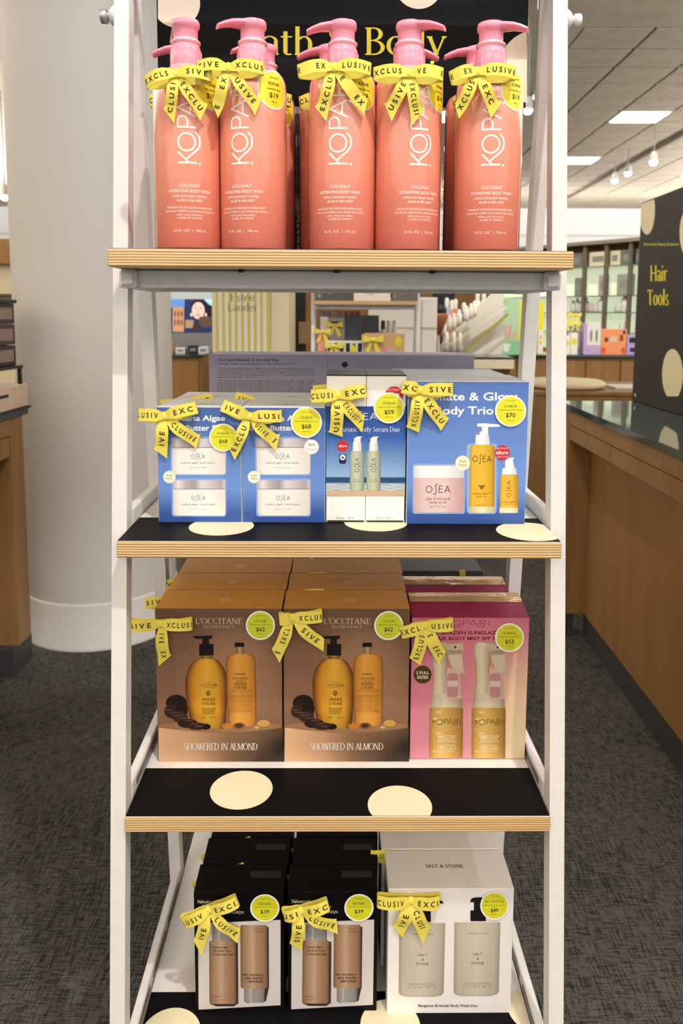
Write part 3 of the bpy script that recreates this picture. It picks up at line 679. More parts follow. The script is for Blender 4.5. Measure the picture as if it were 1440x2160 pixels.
def fpt(px, py, x, yf, z): p = onY(px, py, yf); return p.x-x, p.z-z
FRONTB = .925
_front = [
 (397, 13, 118, 'coral pump bottle at the left end of the front row', (374, 160), (316, 178), (443, 164), ((346, 231), (369, 262)), ((424, 256), (440, 222)), 25, ('EXCLS', 'SIVE', 'CLUSI', 'EXCLU')),
 (535, -14, 205, 'coral pump bottle second from the left, its whole round yellow price sticker showing', (483, 148), (424, 147), (552, 150), ((450, 223), (461, 252)), ((539, 246), (553, 208)), 25, ('SIVE', 'XCLUS', 'E   EX', 'USIVE')),
 (721, -4, 180, 'coral pump bottle in the middle of the front row, long spout pointing left', (704, 147), (634, 155), (776, 151), ((664, 227), (688, 258)), ((767, 245), (775, 212)), 26, ('E    EX', 'LUSIVE', 'EXCLU', 'E    EX')),
 (859, 17, -25, 'coral pump bottle second from the right, spout to the right and label turned right', (861, 160), (792, 161), (927, 162), ((810, 220), (825, 259)), ((867, 268), (894, 234)), 26, ('XCLUS', 'VE    E', 'USIVE', 'EXCLUSI')),
 (1027, -3, -20, 'coral pump bottle at the right end of the front row, spout over a cream dot', (1003, 156), (952, 168), (1078, 160), ((959, 226), (966, 253)), ((1033, 252), (1056, 219)), 26, ('E   EX', 'LUSIVE', 'XCLUS', 'EXC')),
]
for px, turn, sp, lb, K, Lt, Rt, TL, TR, wp, tx in _front:
    X = onY(px, 400, FRONTB).x
    t = thing('pump_bottle', lb, 'bottle', (X, FRONTB, Z1), 'coral pump bottles on the top shelf')
    for src, rz in ((_bb, 0), (_bp, turn), (_st, turn if turn > -10 else turn+16)):
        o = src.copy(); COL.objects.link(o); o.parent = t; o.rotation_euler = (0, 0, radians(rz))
    for nm, m_, mt in pump_parts(radians(sp)): m_.build(nm, mt, t)
    kb = bow(t, lambda a, c: fpt(a, c, X, FRONTB-BR, Z1), K, Lt, Rt, TL, TR, wp, tx)
    kb.location = (0, -BR, 0)
_back = [(-.196, 180, 'back-row coral pump bottle at the left end, bow sliver showing left of the front one'),
         (-.098, 200, 'back-row coral pump bottle hidden behind the second bottle from the left'),
         (-.014, 170, 'back-row coral pump bottle seen as a strip left of the middle bottle'),
         (.082, 10, 'back-row coral pump bottle hidden behind the second bottle from the right'),
         (.173, 178, 'back-row coral pump bottle left of the right end bottle, low spout pointing left')]
for X, sp, lb in _back:
    Y = 1.006
    t = thing('pump_bottle', lb, 'bottle', (X, Y, Z1), 'coral pump bottles on the top shelf')
    for src in (_bb, _bp, _st):
        o = src.copy(); COL.objects.link(o); o.parent = t
    for nm, m_, mt in pump_parts(radians(sp)): m_.build(nm, mt, t)
    sc_ = .00055
    kb = bow(t, lambda a, c: (a*sc_, .189-c*sc_), (0, 0), (-62, 10), (62, 6), ((-45, 70), (-25, 98)), ((25, 100), (48, 72)), 25, ('CLUSI', 'EXCLU', 'USIVE', 'EXCL'))
    kb.location = (0, -BR, 0)
for o in (_bb, _bp, _st): bpy.data.objects.remove(o)

# black carton standing behind the bottles
bx = thing('black_carton', 'black carton with white lettering behind the coral bottles on the top shelf', 'box', (.01, 1.13, Z1))
MB().box(-.105, .125, -.068, .0, 0, .197, 0, .0006).build('carton', plain('#141214', .4), bx)
A = Art(lambda x, y: (x, y)); A.fn = lambda x, y: (x, -y)
for i, (t, h) in enumerate((('Contrôle intelligent de la chaleur', .0042), ('qui mesure la température', .0042), ("de l'air plus de 40 fois par", .0042))):
    A.text(t, -.006, -.072, -.080+i*.007, h, '#e8e4e0', rot=90, bold=.01)
for i in range(7): A.text('et séchage rapide sans chaleur extrême', -.098, -.168, -.086+i*.0042, .0018, '#c8c4c0', rot=90)
A.rect(-.09, -.062, -.055, -.090, '#d9b79a'); A.field(-.0895, -.063, -.0555, -.089, 8, 6, lambda u, v: mixc('#2b3440', '#c9a592', .5+.5*sin(9*u+5*v)))
for i in range(5): A.text('Your quickest dry and smooth finish', -.012, -.15, .113+i*.006, .0032, '#e8e4e0', rot=90)
_pr = A.build('carton_print', bx); _pr.location = (0, -.068, 0)

# ================================================================== boxed sets
def Z(x0, y0, k): return lambda x, y: (x0+x/k, y0+y/k)        # crop pixel -> photo pixel
class Box:
    """a carton standing on a shelf: root Empty at its base centre, art mapped from the photograph onto its front face"""
    def __init__(s, name, label, group, x0, x1, Y, depth, z0, z1, zm, cat='gift box'):
        s.x = (x0+x1)/2; s.Y = Y; s.d = depth; s.z = z0; s.w = x1-x0; s.h = z1-z0; s.zm = zm
        s.t = thing(name, label, cat, (s.x, Y+depth/2, z0), group)
    def fn(s, x, y): p = onY(*s.zm(x, y), s.Y); return p.x-s.x, p.z-s.z
    def pix(s, px, py): p = onY(px, py, s.Y); return p.x-s.x, p.z-s.z
    def art(s): return Art(s.fn)
    def put(s, o): o.location = (0, -s.d/2, 0); return o
    def carton(s, m, top=None, bev=.0006):
        MB().box(-s.w/2, s.w/2, -s.d/2, s.d/2, 0, s.h, 0, bev).build('carton', m, s.t)
    def toppoly(s, name, m, col=None):
        """thin printed lid panel"""
        return MB().box(-s.w/2+.0004, s.w/2-.0004, -s.d/2+.0004, s.d/2-.0004, s.h, s.h+.0003).build(name, m, s.t)
    def bow(s, K, Lt, Rt, TL, TR, wp, tx, **k): return s.put(bow(s.t, s.pix, K, Lt, Rt, TL, TR, wp, tx, **k))
    def full(s, A, nx, ny, fc):
        w_, h = s.w/2-.0005, s.h-.0005; f = A.fn; A.fn = lambda x, y: (x, y)
        A.field(-w_, h, w_, .0005, nx, ny, fc); A.fn = f
    def again(s, label, dy, dx=0):
        c = copy_tree(s.t); c.location = s.t.location+Vector((dx, dy, 0)); c['label'] = label
        for k in c.children:                 # pressed flat between the rows
            if k.name.startswith('ribbon_bow'): k.scale = (1, .13, 1)
        return c
STK = lambda brand, sub, price: [('EXCLUSIVE', -.62, .07, .3), (brand, -.22, .17, .42), (sub, -.02, .09, .72), (price, .40, .28, .3), ('*$96 value', .62, .07, .25)]
S2, S3, S4 = SHELF[1][1]+.0011, SHELF[2][1]+.0011, SHELF[3][1]+.0011

# ---- shelf two: body butter duos ---------------------------------------------------------
def butter(dx, label, st, value):
    zm = Z(280, 740, 3.4286); D = 611*dx
    xa, xb = ((-.2312, -.1248), (-.1238, -.0182))[dx]
    B = Box('body_butter_box', label, 'body butter gift boxes', xa, xb, .9512, .092, S2, 1.1742, zm)
    B.carton(plain('#dfe3e4', .45))
    A = B.art()
    def bg(u, v):
        c = mixc('#4a68ab', '#6a90d4', min(1, v*1.5)); c = mixc(c, '#34559f', max(0, (v-.72)/.2)); return mixc(c, '#7d9fda', .35*max(0, 1-((u-.5)**2*6+(v-.5)**2*7)))
    B.full(A, 8, 14, bg)
    A.text('Undaria Algae', 255+D, 668+D, 505, 40, '#f1f3f6', bold=.022); A.text('Body Butter Duo', 228+D, 690+D, 576, 40, '#f1f3f6', bold=.022)
    for k, (x0, y0, x1, y1, y2) in enumerate(((282, 630, 668, 700, 893), (290, 930, 667, 1000, 1190))):
        x0 += D; x1 += D
        A.rrect(x0-8, y0-8, x1+8, y2+8, 20, '#8fabe0')
        A.profile([(y0+6, x0+4, x1-4), (y0+12, x0, x1), (y1, x0, x1)], [(0, '#b9aeb4'), (.1, '#e4dcdd'), (.25, '#b8aeb5'), (.42, '#a0969f'), (.55, '#d9d4d8'), (.75, '#c7bfc4'), (.92, '#aaa1a8'), (1, '#cfc7ca')])
        A.rect(x0+4, y1-3, x1-4, y1+2, '#8d848b')
        A.profile([(y1+2, x0+2, x1+2), (y2-22, x0+4, x1+2), (y2-8, x0+9, x1-2), (y2, x0+26, x1-18)], [(0, '#d8d2cc'), (.12, '#efebe5'), (.6, '#f1eee9'), (1, '#dcd6cf')])
        cx = (x0+x1)/2-3
        A.text('', cx-50, cx+50, y1+78, 30, '#2d3038', 'osea'); A.text('undaria algae° body butter', cx-125, cx+124, y1+116, 15, '#6d6a6c'); A.text('net wt. 6.7 oz / 190 g', cx-62, cx+60, y1+148, 9, '#77737a')
    A.scallop(265+D, 912, 48, '#e3ecd2'); A.text('Full', 247+D, 283+D, 908, 15, '#4a5a4a'); A.text('Sizes', 242+D, 288+D, 928, 13, '#4a5a4a')
    if value: A.ell(1292, 695, 53, 53, '#eef1ef'); A.text('$68', 1270, 1314, 686, 17, '#55585a'); A.text('*106 VALUE', 1252, 1334, 717, 9, '#77797a')
    B.put(A.build('front_print', B.t))
    A = B.art(); A.n = .0022; A.sticker(*st, STK('OSEA', 'Undaria Algae Body Butter Duo', '$68')); B.put(A.build('price_sticker', B.t))
    tp = Art(lambda x, y: (x, y)); tp.b = MB(); ps, wd = osea()
    for p in ps: tp.b.poly([(-.016+u/wd*.032, -.02+v*.011, B.h+.0004) for u, v in p], 0, lin('#7b8488'))
    tp.build('lid_print', B.t)
    return B
B = butter(0, 'blue body butter duo box, leftmost on the second shelf, bow over its price sticker edge', (655, 625, 101), False)
B.bow((350, 876), (300, 873), (412, 859), ((326, 945), (354, 966)), ((415, 946), (424, 914)), 26, ('LUSIV', 'EXC', 'IVE', 'CLUSIVE'))
B.again('back-row body butter duo box behind the leftmost blue box, only its pale lid showing', .094, .004)
B = butter(1, 'blue body butter duo box with a small white value circle, second on the second shelf', (1255, 515, 113), True)
B.bow((528, 877), (475, 855), (590, 876), ((482, 940), (496, 969)), ((582, 951), (591, 914)), 25, ('IVE', 'LUSI', 'EXCLU', 'USIVE   E'))
B.again('back-row body butter duo box behind the second blue box, bow tip above its lid', .094, .003)

# ---- shelf two: serum duo ----------------------------------------------------------------
zm = Z(640, 740, 2.5714)
B = Box('serum_duo_set', 'pair of white serum cartons in a blue seaside sleeve between the blue boxes', 'serum duo sets', -.0168, .0836, .952, .047, S2, 1.2145, zm)
for s in (-1, 1):
    x0, x1 = (-.0501, -.0003) if s < 0 else (.0003, .0501)
    cb = MB().box(x0, x1, -.0235, .0235, .0, .1895, 0, .0005).build('carton', plain('#f0efec', .45), B.t)
    MB().box(x0-.00005, x1+.00005, -.02355, .02355, .1885, .1905, 0, .0003).build('dark_lid', plain('#1f2220', .4), cb)
    MB().box(x0+.001, x1-.001, -.0236, .0234, 0, .003, 0, .0003).build('dark_base', plain('#26352b', .4), cb)
sl = B.fn(122, 300)[1]; sb = B.fn(122, 785)[1]
MB().box(-.0506, .0506, -.0241, .0241, sb, sl, 0, .0004).build('sleeve', plain('#3f68b6', .4), B.t)
A = B.art(); A.n = .0008; h0 = A.fn; A.fn = lambda x, y: (x, y)
def sea(u, v):
    for a, b_, c0, c1 in ((0, .35, '#2b4a92', '#3a63b0'), (.35, .785, '#3a63b0', '#8fb6dc'), (.785, .86, '#21406e', '#2d5482'), (.86, .875, '#8fa9bd', '#c5d3dc')):
        if v <= b_: return mixc(c0, c1, (v-a)/(b_-a))
    return mixc('#d8dde0', '#8fa3b2', .5+.5*sin(u*23+v*160))
A.field(-.0505, sl-.0003, .0505, sb+.0003, 14, 60, sea); A.fn = h0
A.rect(124, 757, 546, 785, '#cdb091')
A.text('', 240, 398, 372, 34, '#eef2f6', 'osea'); A.text('Hyaluronic Body Serum Duo', 152, 520, 438, 26, '#eef2f6', 'serif', 1, -.2)
A.ell(212, 516, 31, 31, '#c92f38'); A.text('allure', 190, 234, 521, 13, '#f3e6e4', bold=.02)
A.rrect(193, 560, 231, 612, 10, '#1d2c55'); A.ell(212, 577, 15, 15, '#e8ecf2'); A.text('e', 205, 219, 584, 18, '#1d2c55', bold=.03)
for x in (250, 339):
    A.profile([(545, x+6, x+74), (556, x+1, x+78), (750, x+1, x+78), (757, x+5, x+74)], [(0, '#8f9c84'), (.2, '#b4bfa4'), (.5, '#c6ceb6'), (.85, '#9fab92'), (1, '#77836f')])
    A.profile([(495, x+18, x+63), (544, x+16, x+65)], [(0, '#d9dcd8'), (.4, '#f4f5f3'), (1, '#c5c9c6')])
    A.poly([(x+22, 497), (x+24, 474), (x+40, 464), (x+70, 464), (x+60, 472), (x+58, 497)], '#eceeeb')
    A.text('', 658, 580, x+50, 22, '#2c3a38', 'osea', rot=90); A.text('hyaluronic', x+20, x+60, 702, 7, '#5e6a5a'); A.text('body serum', x+20, x+60, 712, 7, '#5e6a5a')
for x in (178, 388): A.text('4 fl. oz. / 118 mL', x, x+98, 911, 14, '#6a6a68')
A.ell(490, 240, 48, 48, '#c8323b'); A.text('BEST OF BEAUTY', 456, 524, 215, 10, '#f6e8e6'); A.text('allure', 462, 518, 246, 22, '#f6e8e6', bold=.02)
B.put(A.build('front_print', B.t))
A = B.art(); A.n = .0028; A.sticker(463, 308, 84, STK('OSEA', 'Hyaluronic Body Serum Duo', '$59')); B.put(A.build('price_sticker', B.t))
B.bow((714, 833), (661, 834), (766, 823), ((691, 910), (723, 921)), ((763, 911), (769, 875)), 27, ('CLUSI', 'EXC', 'USIVE', 'EXCLUSIV'))
B.again('back-row pair of white serum cartons with black lids behind the seaside sleeve', .05, .001)

# ---- shelf two: body trio ----------------------------------------------------------------
B = Box('body_trio_box', 'wide blue body trio box at the right end of the second shelf', 'body trio boxes', .0855, .2372, .9455, .11, S2, 1.2085, zm)
B.carton(plain('#cfd8e2', .45))
A = B.art()
B.full(A, 10, 14, lambda u, v: mixc(mixc('#5577bd', '#7096da', min(1, v*1.6)), '#33549f', max(0, (v-.75)/.2)))
A.text('Exfoliate & Glow', 590, 1160, 268, 44, '#f2f4f7', bold=.02); A.text('Body Trio', 712, 1030, 344, 44, '#f2f4f7', bold=.02)
A.profile([(505, 890, 1046), (520, 884, 1048), (870, 884, 1046), (884, 895, 1035)], [(0, '#8fb0e4'), (.5, '#9cbaea'), (1, '#8fb0e4')])
A.profile([(510, 912, 1022), (522, 902, 1036), (845, 897, 1034), (866, 900, 1030)], [(0, '#b98a1e'), (.12, '#e0b53c'), (.5, '#e6bb3f'), (.85, '#d3a42c'), (1, '#a87a18')])
A.profile([(845, 896, 1035), (868, 895, 1034), (878, 905, 1024)], [(0, '#c9bd8c'), (.5, '#eee6c4'), (1, '#bfb080')])
A.profile([(455, 934, 1004), (508, 930, 1010)], [(0, '#dfe3e6'), (.4, '#fafafa'), (1, '#ccd2d8')]); A.rect(966, 412, 1000, 456, '#eef0f2'); A.rect(955, 438, 1000, 456, '#f5f6f7')
A.poly([(940, 395), (985, 393), (1062, 400), (1064, 411), (985, 414), (942, 410)], '#f4f5f6')
A.text('', 917, 1019, 602, 32, '#2d2a1c', 'osea'); A.text('undaria algae™', 918, 1010, 778, 10, '#6d5a1c'); A.text('body oil', 938, 988, 794, 10, '#6d5a1c'); A.text('5 fl oz / 150 mL', 936, 994, 838, 6, '#6d5a1c')
for i, j in ((0, 0), (1, 0), (2, 0), (3, 0), (.5, 1), (1.5, 1), (2.5, 1), (1, 2), (2, 2), (1.5, 3)): A.ell(952+i*9, 731+j*6, 3.4, 3.4, '#3a3014', 8)
A.profile([(672, 1070, 1158), (682, 1065, 1163), (850, 1063, 1162)], [(0, '#b98a1e'), (.15, '#e0b440'), (.6, '#e2b645'), (1, '#b0811b')]); A.profile([(850, 1062, 1162), (879, 1061, 1160)], [(0, '#d8cda4'), (.5, '#f0e9cd'), (1, '#cbbd8e')])
A.profile([(636, 1078, 1152), (671, 1074, 1156)], [(0, '#d9dde2'), (.4, '#f8f8f8'), (1, '#c8ced6')]); A.poly([(1092, 636), (1092, 592), (1112, 580), (1142, 578), (1134, 592), (1142, 636)], '#f1f3f4')
A.text('', 794, 704, 1122, 20, '#2d2a1c', 'osea', rot=90); A.text('undaria algae™', 1074, 1152, 822, 8, '#6d5a1c'); A.text('body oil', 1094, 1132, 834, 8, '#6d5a1c'); A.text('1 fl oz / 30 mL', 1090, 1136, 861, 5, '#8a7a50')
A.rrect(590, 612, 875, 884, 14, '#92aee4')
A.profile([(622, 602, 863), (630, 597, 868), (688, 597, 868)], [(0, '#d5d5da'), (.15, '#f2f1f2'), (.6, '#f6f5f5'), (1, '#cfcfd5')])
A.profile([(688, 597, 868), (850, 596, 868), (868, 602, 862), (876, 616, 850)], [(0, '#cda9a8'), (.2, '#e2c6c4'), (.6, '#e6cbc8'), (1, '#c39d9c')])
A.text('', 662, 796, 768, 36, '#25262e', 'osea'); A.text('salts of the earth', 662, 795, 808, 15, '#5a4a4c'); A.text('body scrub', 684, 774, 827, 14, '#5a4a4c'); A.text('net wt. 12 oz / 340 g', 686, 770, 847, 8, '#6a5a5c')
A.scallop(862, 608, 43, '#ecefcc'); A.text('Full', 848, 876, 606, 14, '#55603f'); A.text('Sizes', 842, 882, 624, 13, '#55603f')
A.scallop(1077, 552, 43, '#cf2f39', 22); A.text('allure', 1042, 1108, 560, 20, '#f8eaea', bold=.02); A.text('BEST OF BEAUTY', 1046, 1108, 532, 8, '#f8eaea'); A.text('AWARD WINNER', 1048, 1106, 578, 8, '#f8eaea')
B.put(A.build('front_print', B.t))
A = B.art(); A.n = .0022; A.sticker(1120, 325, 85, STK('OSEA', 'Exfoliate & Glow Trio', '$70')); B.put(A.build('price_sticker', B.t))
B.bow((883, 822), (852, 815), (948, 820), ((855, 899), (883, 912)), ((929, 908), (946, 881)), 27, ('XC', 'SIVE', 'XCLUSIV', 'EXCLU'))
B.again('back-row body trio box behind the wide blue box, pale lid edge showing', .113, -.004)

# ---- grey carton behind shelf two --------------------------------------------------------
LY = 1.19
g = thing('grey_carton', 'long lavender grey carton with small print behind the second shelf boxes', 'box', (.0045, LY+.05, S2))
p0, p1 = onY(440, 747, LY), onY(1000, 750, LY)
MB().box(p0.x-.0045, p1.x-.0045, -.05, .05, 0, p0.z-S2, 0, .0008).build('carton', plain('#a19db0', .5), g)
A = Art(lambda x, y: (onY(x, y, LY).x-.0045, onY(x, y, LY).z-S2))
A.text('Your best blowout, in one easy step.', 459, 589, 762, 7.5, '#2c2b33', bold=.006); A.text('Votre meilleur séchage, en une seule étape facile. | Tu mejor secado, en un solo paso.', 459, 622, 768.5, 3, '#3c3a44', bold=.01)
for i in range(5): A.text(('Ready to up your blowout game? Meet our quick-drying, frizz-fighting, all in one style', 'expert for fast performance with advanced airflow to deliver smooth results', 'provide personalized styling for every hair type. Many versatile attachments', 'works to smooth strands, hydrate, and boost shine. From sleek and smooth to body', 'shape it to today, faster, one touch.')[i], 459, (662, 660, 664, 666, 541)[i], 778+i*4.6, 2.3, '#45434e', bold=.01)
for i in range(6): A.text('Prêt à améliorer votre jeu de séchage ? Rencontrez notre style, un sèche rapide', 459, 664-(i % 3)*4, 804+i*4.6, 2.3, '#45434e', bold=.01)
A.rect(690, 754, 690.7, 800, '#6b6878'); A.ell(727, 769, 6.3, 6.3, '#141318'); A.text('Pour voir la vidéo', 722, 770, 783, 3, '#3c3a44')
_o = A.build('carton_print', g); _o.location = (0, -.05, 0)

# ---- shelf three: almond shower duos -----------------------------------------------------
zm = Z(240, 1160, 3.4842)
B = Box('almond_shower_box', 'brown almond shower duo box at the front left of the third shelf', 'almond shower gift boxes', -.2482, -.0766, .9895, .0695, S3, .8950, zm)
B.carton(plain('#6b5140', .5))
MB().box(-B.w/2+.0002, B.w/2-.0002, -B.d/2+.0002, B.d/2-.0002, B.h, B.h+.0003).build('lid_panel', plain('#c58a22', .45), B.t)
A = B.art()
def back(u, v):
    c = mixc('#6a4e3d', '#8a6750', min(1, v*2)); c = mixc(c, '#a37f63', .8*max(0, 1-((u-.62)**2*7+(v-.42)**2*9))); return mixc(c, '#5a4234', max(0, (v-.62)*1.8)*(1 if u < .5 else .8))
B.full(A, 14, 18, back)
q = [(322, 1300)]+arcp(780, 1285, 470, 60, 178, 2, 24)[::-1]
A.poly([(326, 1305)]+[(780-455*cos(radians(a)), 1290-26*sin(radians(a))) for a in range(0, 181, 10)]+[(780+455*cos(radians(a)), 1290+50*sin(radians(a))) for a in range(0, 181, 10)], '#96704f')
def pod(u, v): return mixc(mixc('#dab088', '#9a7454', u*1.8), '#2e241c', max(0, (u-.3)*1.6)*(.7+.5*v))
rows = []; cols = []; A.up()
for i in range(25):
    u = i/24; a = pi*u; x = 330+913*u; yt = 1305+38*sin(a)
    rows.append([A.p(x, yt), A.p(x, (yt+1552)/2), A.p(x+(u*6), 1556)]); cols.append([pod(u, 0), pod(u, .5), pod(u, 1)])
A.b.grid(rows, 0, cols=cols, smooth=False)
# bottles
AMB = [(0, '#4e2a10'), (.06, '#8d5418'), (.2, '#c98c26'), (.5, '#dcab3c'), (.78, '#c8922e'), (.92, '#8a5a1c'), (1, '#3d2412')]
A.profile([(798, 622, 738), (815, 590, 768), (840, 566, 792), (880, 543, 815), (940, 528, 832), (1000, 525, 836), (1080, 532, 834), (1180, 549, 828), (1260, 566, 822), (1300, 580, 818), (1312, 600, 800)], AMB, lambda y: 1 if y < 1180 else 1.0-(y-1180)/400)
A.profile([(775, 640, 722), (800, 640, 722)], [(0, '#5a3c1c'), (.5, '#a07a3a'), (1, '#5a3c1c')]); A.rect(627, 690, 733, 775, '#17120f'); A.rect(650, 640, 700, 692, '#1c1613'); A.poly([(574, 634), (722, 628), (722, 652), (600, 652)], '#120e0c')
A.profile([(765, 868, 1000), (785, 836, 1030), (830, 823, 1042), (1000, 826, 1046), (1200, 836, 1047), (1270, 840, 1045), (1292, 860, 1025)], [(0, '#7d4a1c'), (.1, '#c07f33'), (.35, '#dba044'), (.7, '#d2923c'), (.93, '#b2762e'), (1, '#75451c')])
A.profile([(712, 897, 955), (765, 905, 950)], [(0, '#6a5038'), (.5, '#c49a68'), (1, '#6a5038')]); A.rect(888, 680, 958, 712, '#15110f')
# dark swirl and almonds
for i, (x, y, rx, ry) in enumerate(((460, 1125, 78, 62), (425, 1185, 55, 50), (500, 1170, 45, 60), (485, 1225, 58, 42), (545, 1275, 75, 34), (610, 1295, 70, 28), (675, 1298, 38, 22))):
    A.ell(x, y, rx, ry, ('#241712', '#33211a', '#1d120e', '#3a271e', '#2b1b15', '#35231b', '#1f1410')[i], 20)
for i in range(7): A.ell(400+i*38, 1175+i*20, 36, 5, '#5a4032', 12)
for x, y, rx, c in ((835, 1295, 40, '#b97a34'), (922, 1292, 46, '#8f5a2c'), (920, 1290, 30, '#4a2a18'), (1100, 1272, 45, '#c79a4c'), (1050, 1303, 18, '#c9a866')): A.ell(x, y, rx, rx*.55, c, 18)
# print
A.text("L'OCCITANE", 600, 945, 543, 42, '#d9cbbd', 'serif', 1, -.25); A.text('EN PROVENCE', 660, 886, 573, 19, '#cdbfb0', 'serif', 1.05, -.2)
A.text('SHOWERED IN ALMOND', 519, 1055, 1468, 50, '#efe9e2', 'serif', .95, -.12)
for cx, k, y in ((697, 1.0, 1000), (931, .86, 950)):
    A.text("L'OCCITANE", cx-64*k, cx+64*k, y, 16, '#5a3a14', 'serif', 1, -.1); A.text('EN PROVENCE', cx-42*k, cx+42*k, y+13, 7, '#5a3a14', 'serif')
y0 = 1106
A.text('AMANDE', 648, 750, 1106, 22, '#4e3212', 'serif', .95, -.15); A.text('SUBLIME', 646, 750, 1136, 22, '#4e3212', 'serif', .95, -.15)
A.ell(695, 1050, 15, 20, '#6b4a18', 14); A.ell(695, 1051, 9, 13, '#c9962e', 14); A.ell(695, 1053, 5, 8, '#6b4a18', 10)
for i, t in enumerate(('HUILE DE DOUCHE', 'ADOUCISSANTE', 'SOFTENING', 'SHOWER OIL')): A.text(t, 697-52+i*4, 697+52-i*4, 1164+i*13, 8, '#4e3212', bold=.01)
A.text('500 ML  —  16.9 FL OZ', 644, 754, 1232, 10, '#4e3212'); A.text('CORPS', 668, 728, 974, 7, '#5a3a14', space=1.5)
A.text('RECHARGE  REFILL', 892, 968, 914, 10, '#4e2e12', bold=.01); A.text('AMANDE', 883, 980, 990, 22, '#4e2e12', 'serif', .95, -.15); A.text('SUBLIME', 881, 979, 1017, 22, '#4e2e12', 'serif', .95, -.15)
for i in range(14): A.text(('HUILE DE DOUCHE ADOUCISSANTE', 'Softening shower oil for the body', 'aux protéines et huile amande douce')[i % 3], 850+(12 if i < 2 else 0), 1018-(i % 3)*5, 1030+i*11+(14 if i > 1 else 0), 6, '#6a3f1a')
A.text('500 mL', 848, 870, 1188, 8, '#4e2e12'); A.text('16.9 FL OZ', 988, 1020, 1188, 8, '#4e2e12')
B.put(A.build('front_print', B.t))
A = B.art(); A.n = .0022; A.sticker(1078, 550, 107, STK("L'OCCITANE", 'Almond Duo', '$62'), '#c5d235'); B.put(A.build('price_sticker', B.t))
em = MB(); cc = lin('#dcb880')
for p in stroke(arcp(0, 0, .0125, .0095, 200, 520, 26), .0006)+stroke(arcp(0, .001, .0098, .0072, 20, 340, 22), .0005): em.poly([(x, y, B.h+.0005) for x, y in p], 0, cc)
for a in range(0, 360, 30): em.poly([(.0045*cos(radians(a))+.003*cos(radians(a+d)), .003*sin(radians(a))+.0022*sin(radians(a+d)), B.h+.0005) for d in (0, 120, 160, 300)], 0, cc)
eo = em.build('lid_emblem', PRINT, B.t, fix=False); eo.location = (.004, -.004, 0)
C2 = copy_tree(B.t); C2.location = B.t.location+Vector((.1736, 0, 0)); C2['label'] = 'brown almond shower duo box in the middle of the third shelf front row'
B.bow((341, 1311), (281, 1313), (403, 1311), None, ((336, 1402), (363, 1379)), 26, ('SIVE', 'XCLUSI', '', 'IVE   EX'))
for k in (1, 2):
    B.again('brown almond shower duo box, %s row of the left stack, orange lid showing' % ('second' if k == 1 else 'third'), .0712*k, .0015*k)
B2 = Box.__new__(Box); B2.__dict__.update(B.__dict__); B2.t = C2; B2.x = B.x+.1736
B2.bow((617, 1298), (594, 1300), (675, 1294), ((573, 1365), (590, 1395)), ((682, 1371), (684, 1345)), 26, ('', 'XCLUS', 'E   EXCL', 'SIVE'))
for k in (1, 2):
    B2.again('brown almond shower duo box, %s row of the middle stack, orange lid showing' % ('second' if k == 1 else 'third'), .0712*k, .0015*k)

# ---- shelf three: sun mist ---------------------------------------------------------------
zm = Z(830, 1160, 3.4838)
B = Box('sun_mist_box', 'pink sun mist duo box with two spray bottles at the right of the third shelf', 'sun mist gift boxes', .1000, .2612, .995, .068, S3, .8804, zm)
w_, d_, h_ = B.w/2, B.d/2, B.h
bd = MB(); bd.box(-w_, w_, -d_, d_, 0, h_, 0, .0006)
bd.build('carton', plain('#b3536f', .4), B.t)
rf = MB(); rf.prism([(-d_, h_), (.018, h_+.010), (.03, h_+.010), (d_, h_)], -w_+.0005, w_-.0005, axis='x')
rf.build('sloped_lid', mat('dark_pink_card', '#8f2b50', .35, coat=.3), B.t)
fm = mat('gold_foil_film', '#dcb98f', .18, .45)
N, L, b_ = nodes(fm); n_ = noise(N, L, coords(N, L, (40, 90, 40)), 1, 4); bump(N, L, b_, n_.outputs[0], .7, .004)
MB().prism([(.004, h_+.0078), (.017, h_+.0104), (.031, h_+.0104), (.033, h_+.0092), (.031, h_+.0112), (.016, h_+.0112)], -w_+.001, w_-.001, axis='x').build('foil_ridge', fm, B.t)
A = B.art()
B.full(A, 10, 12, lambda u, v: mixc(mixc('#c66f86', '#d58a96', v), mixc('#d9a99a', '#e6d2a8', min(1, v*1.3)), max(0, u-.45)*2.0*min(1, v*2.2)))
A.text('', 380, 706, 556, 40, '#7a2440', 'kopari', bold=-.035); A.text('GOLDEN SUNGLAZE', 348, 772, 620, 26, '#6f2636', bold=.028); A.text('AIR BODY MIST SPF 50', 318, 770, 662, 26, '#6f2636', bold=.028)
A.ell(212, 915, 66, 66, '#4d3a1c'); A.text('2 FULL', 165, 259, 912, 22, '#f0e8dc', bold=.02); A.text('SIZES', 172, 252, 945, 22, '#f0e8dc', bold=.02)
BEI = [(0, '#a8977c'), (.15, '#c9bca2'), (.45, '#d8ccb3'), (.8, '#b9a98d'), (1, '#94836a')]
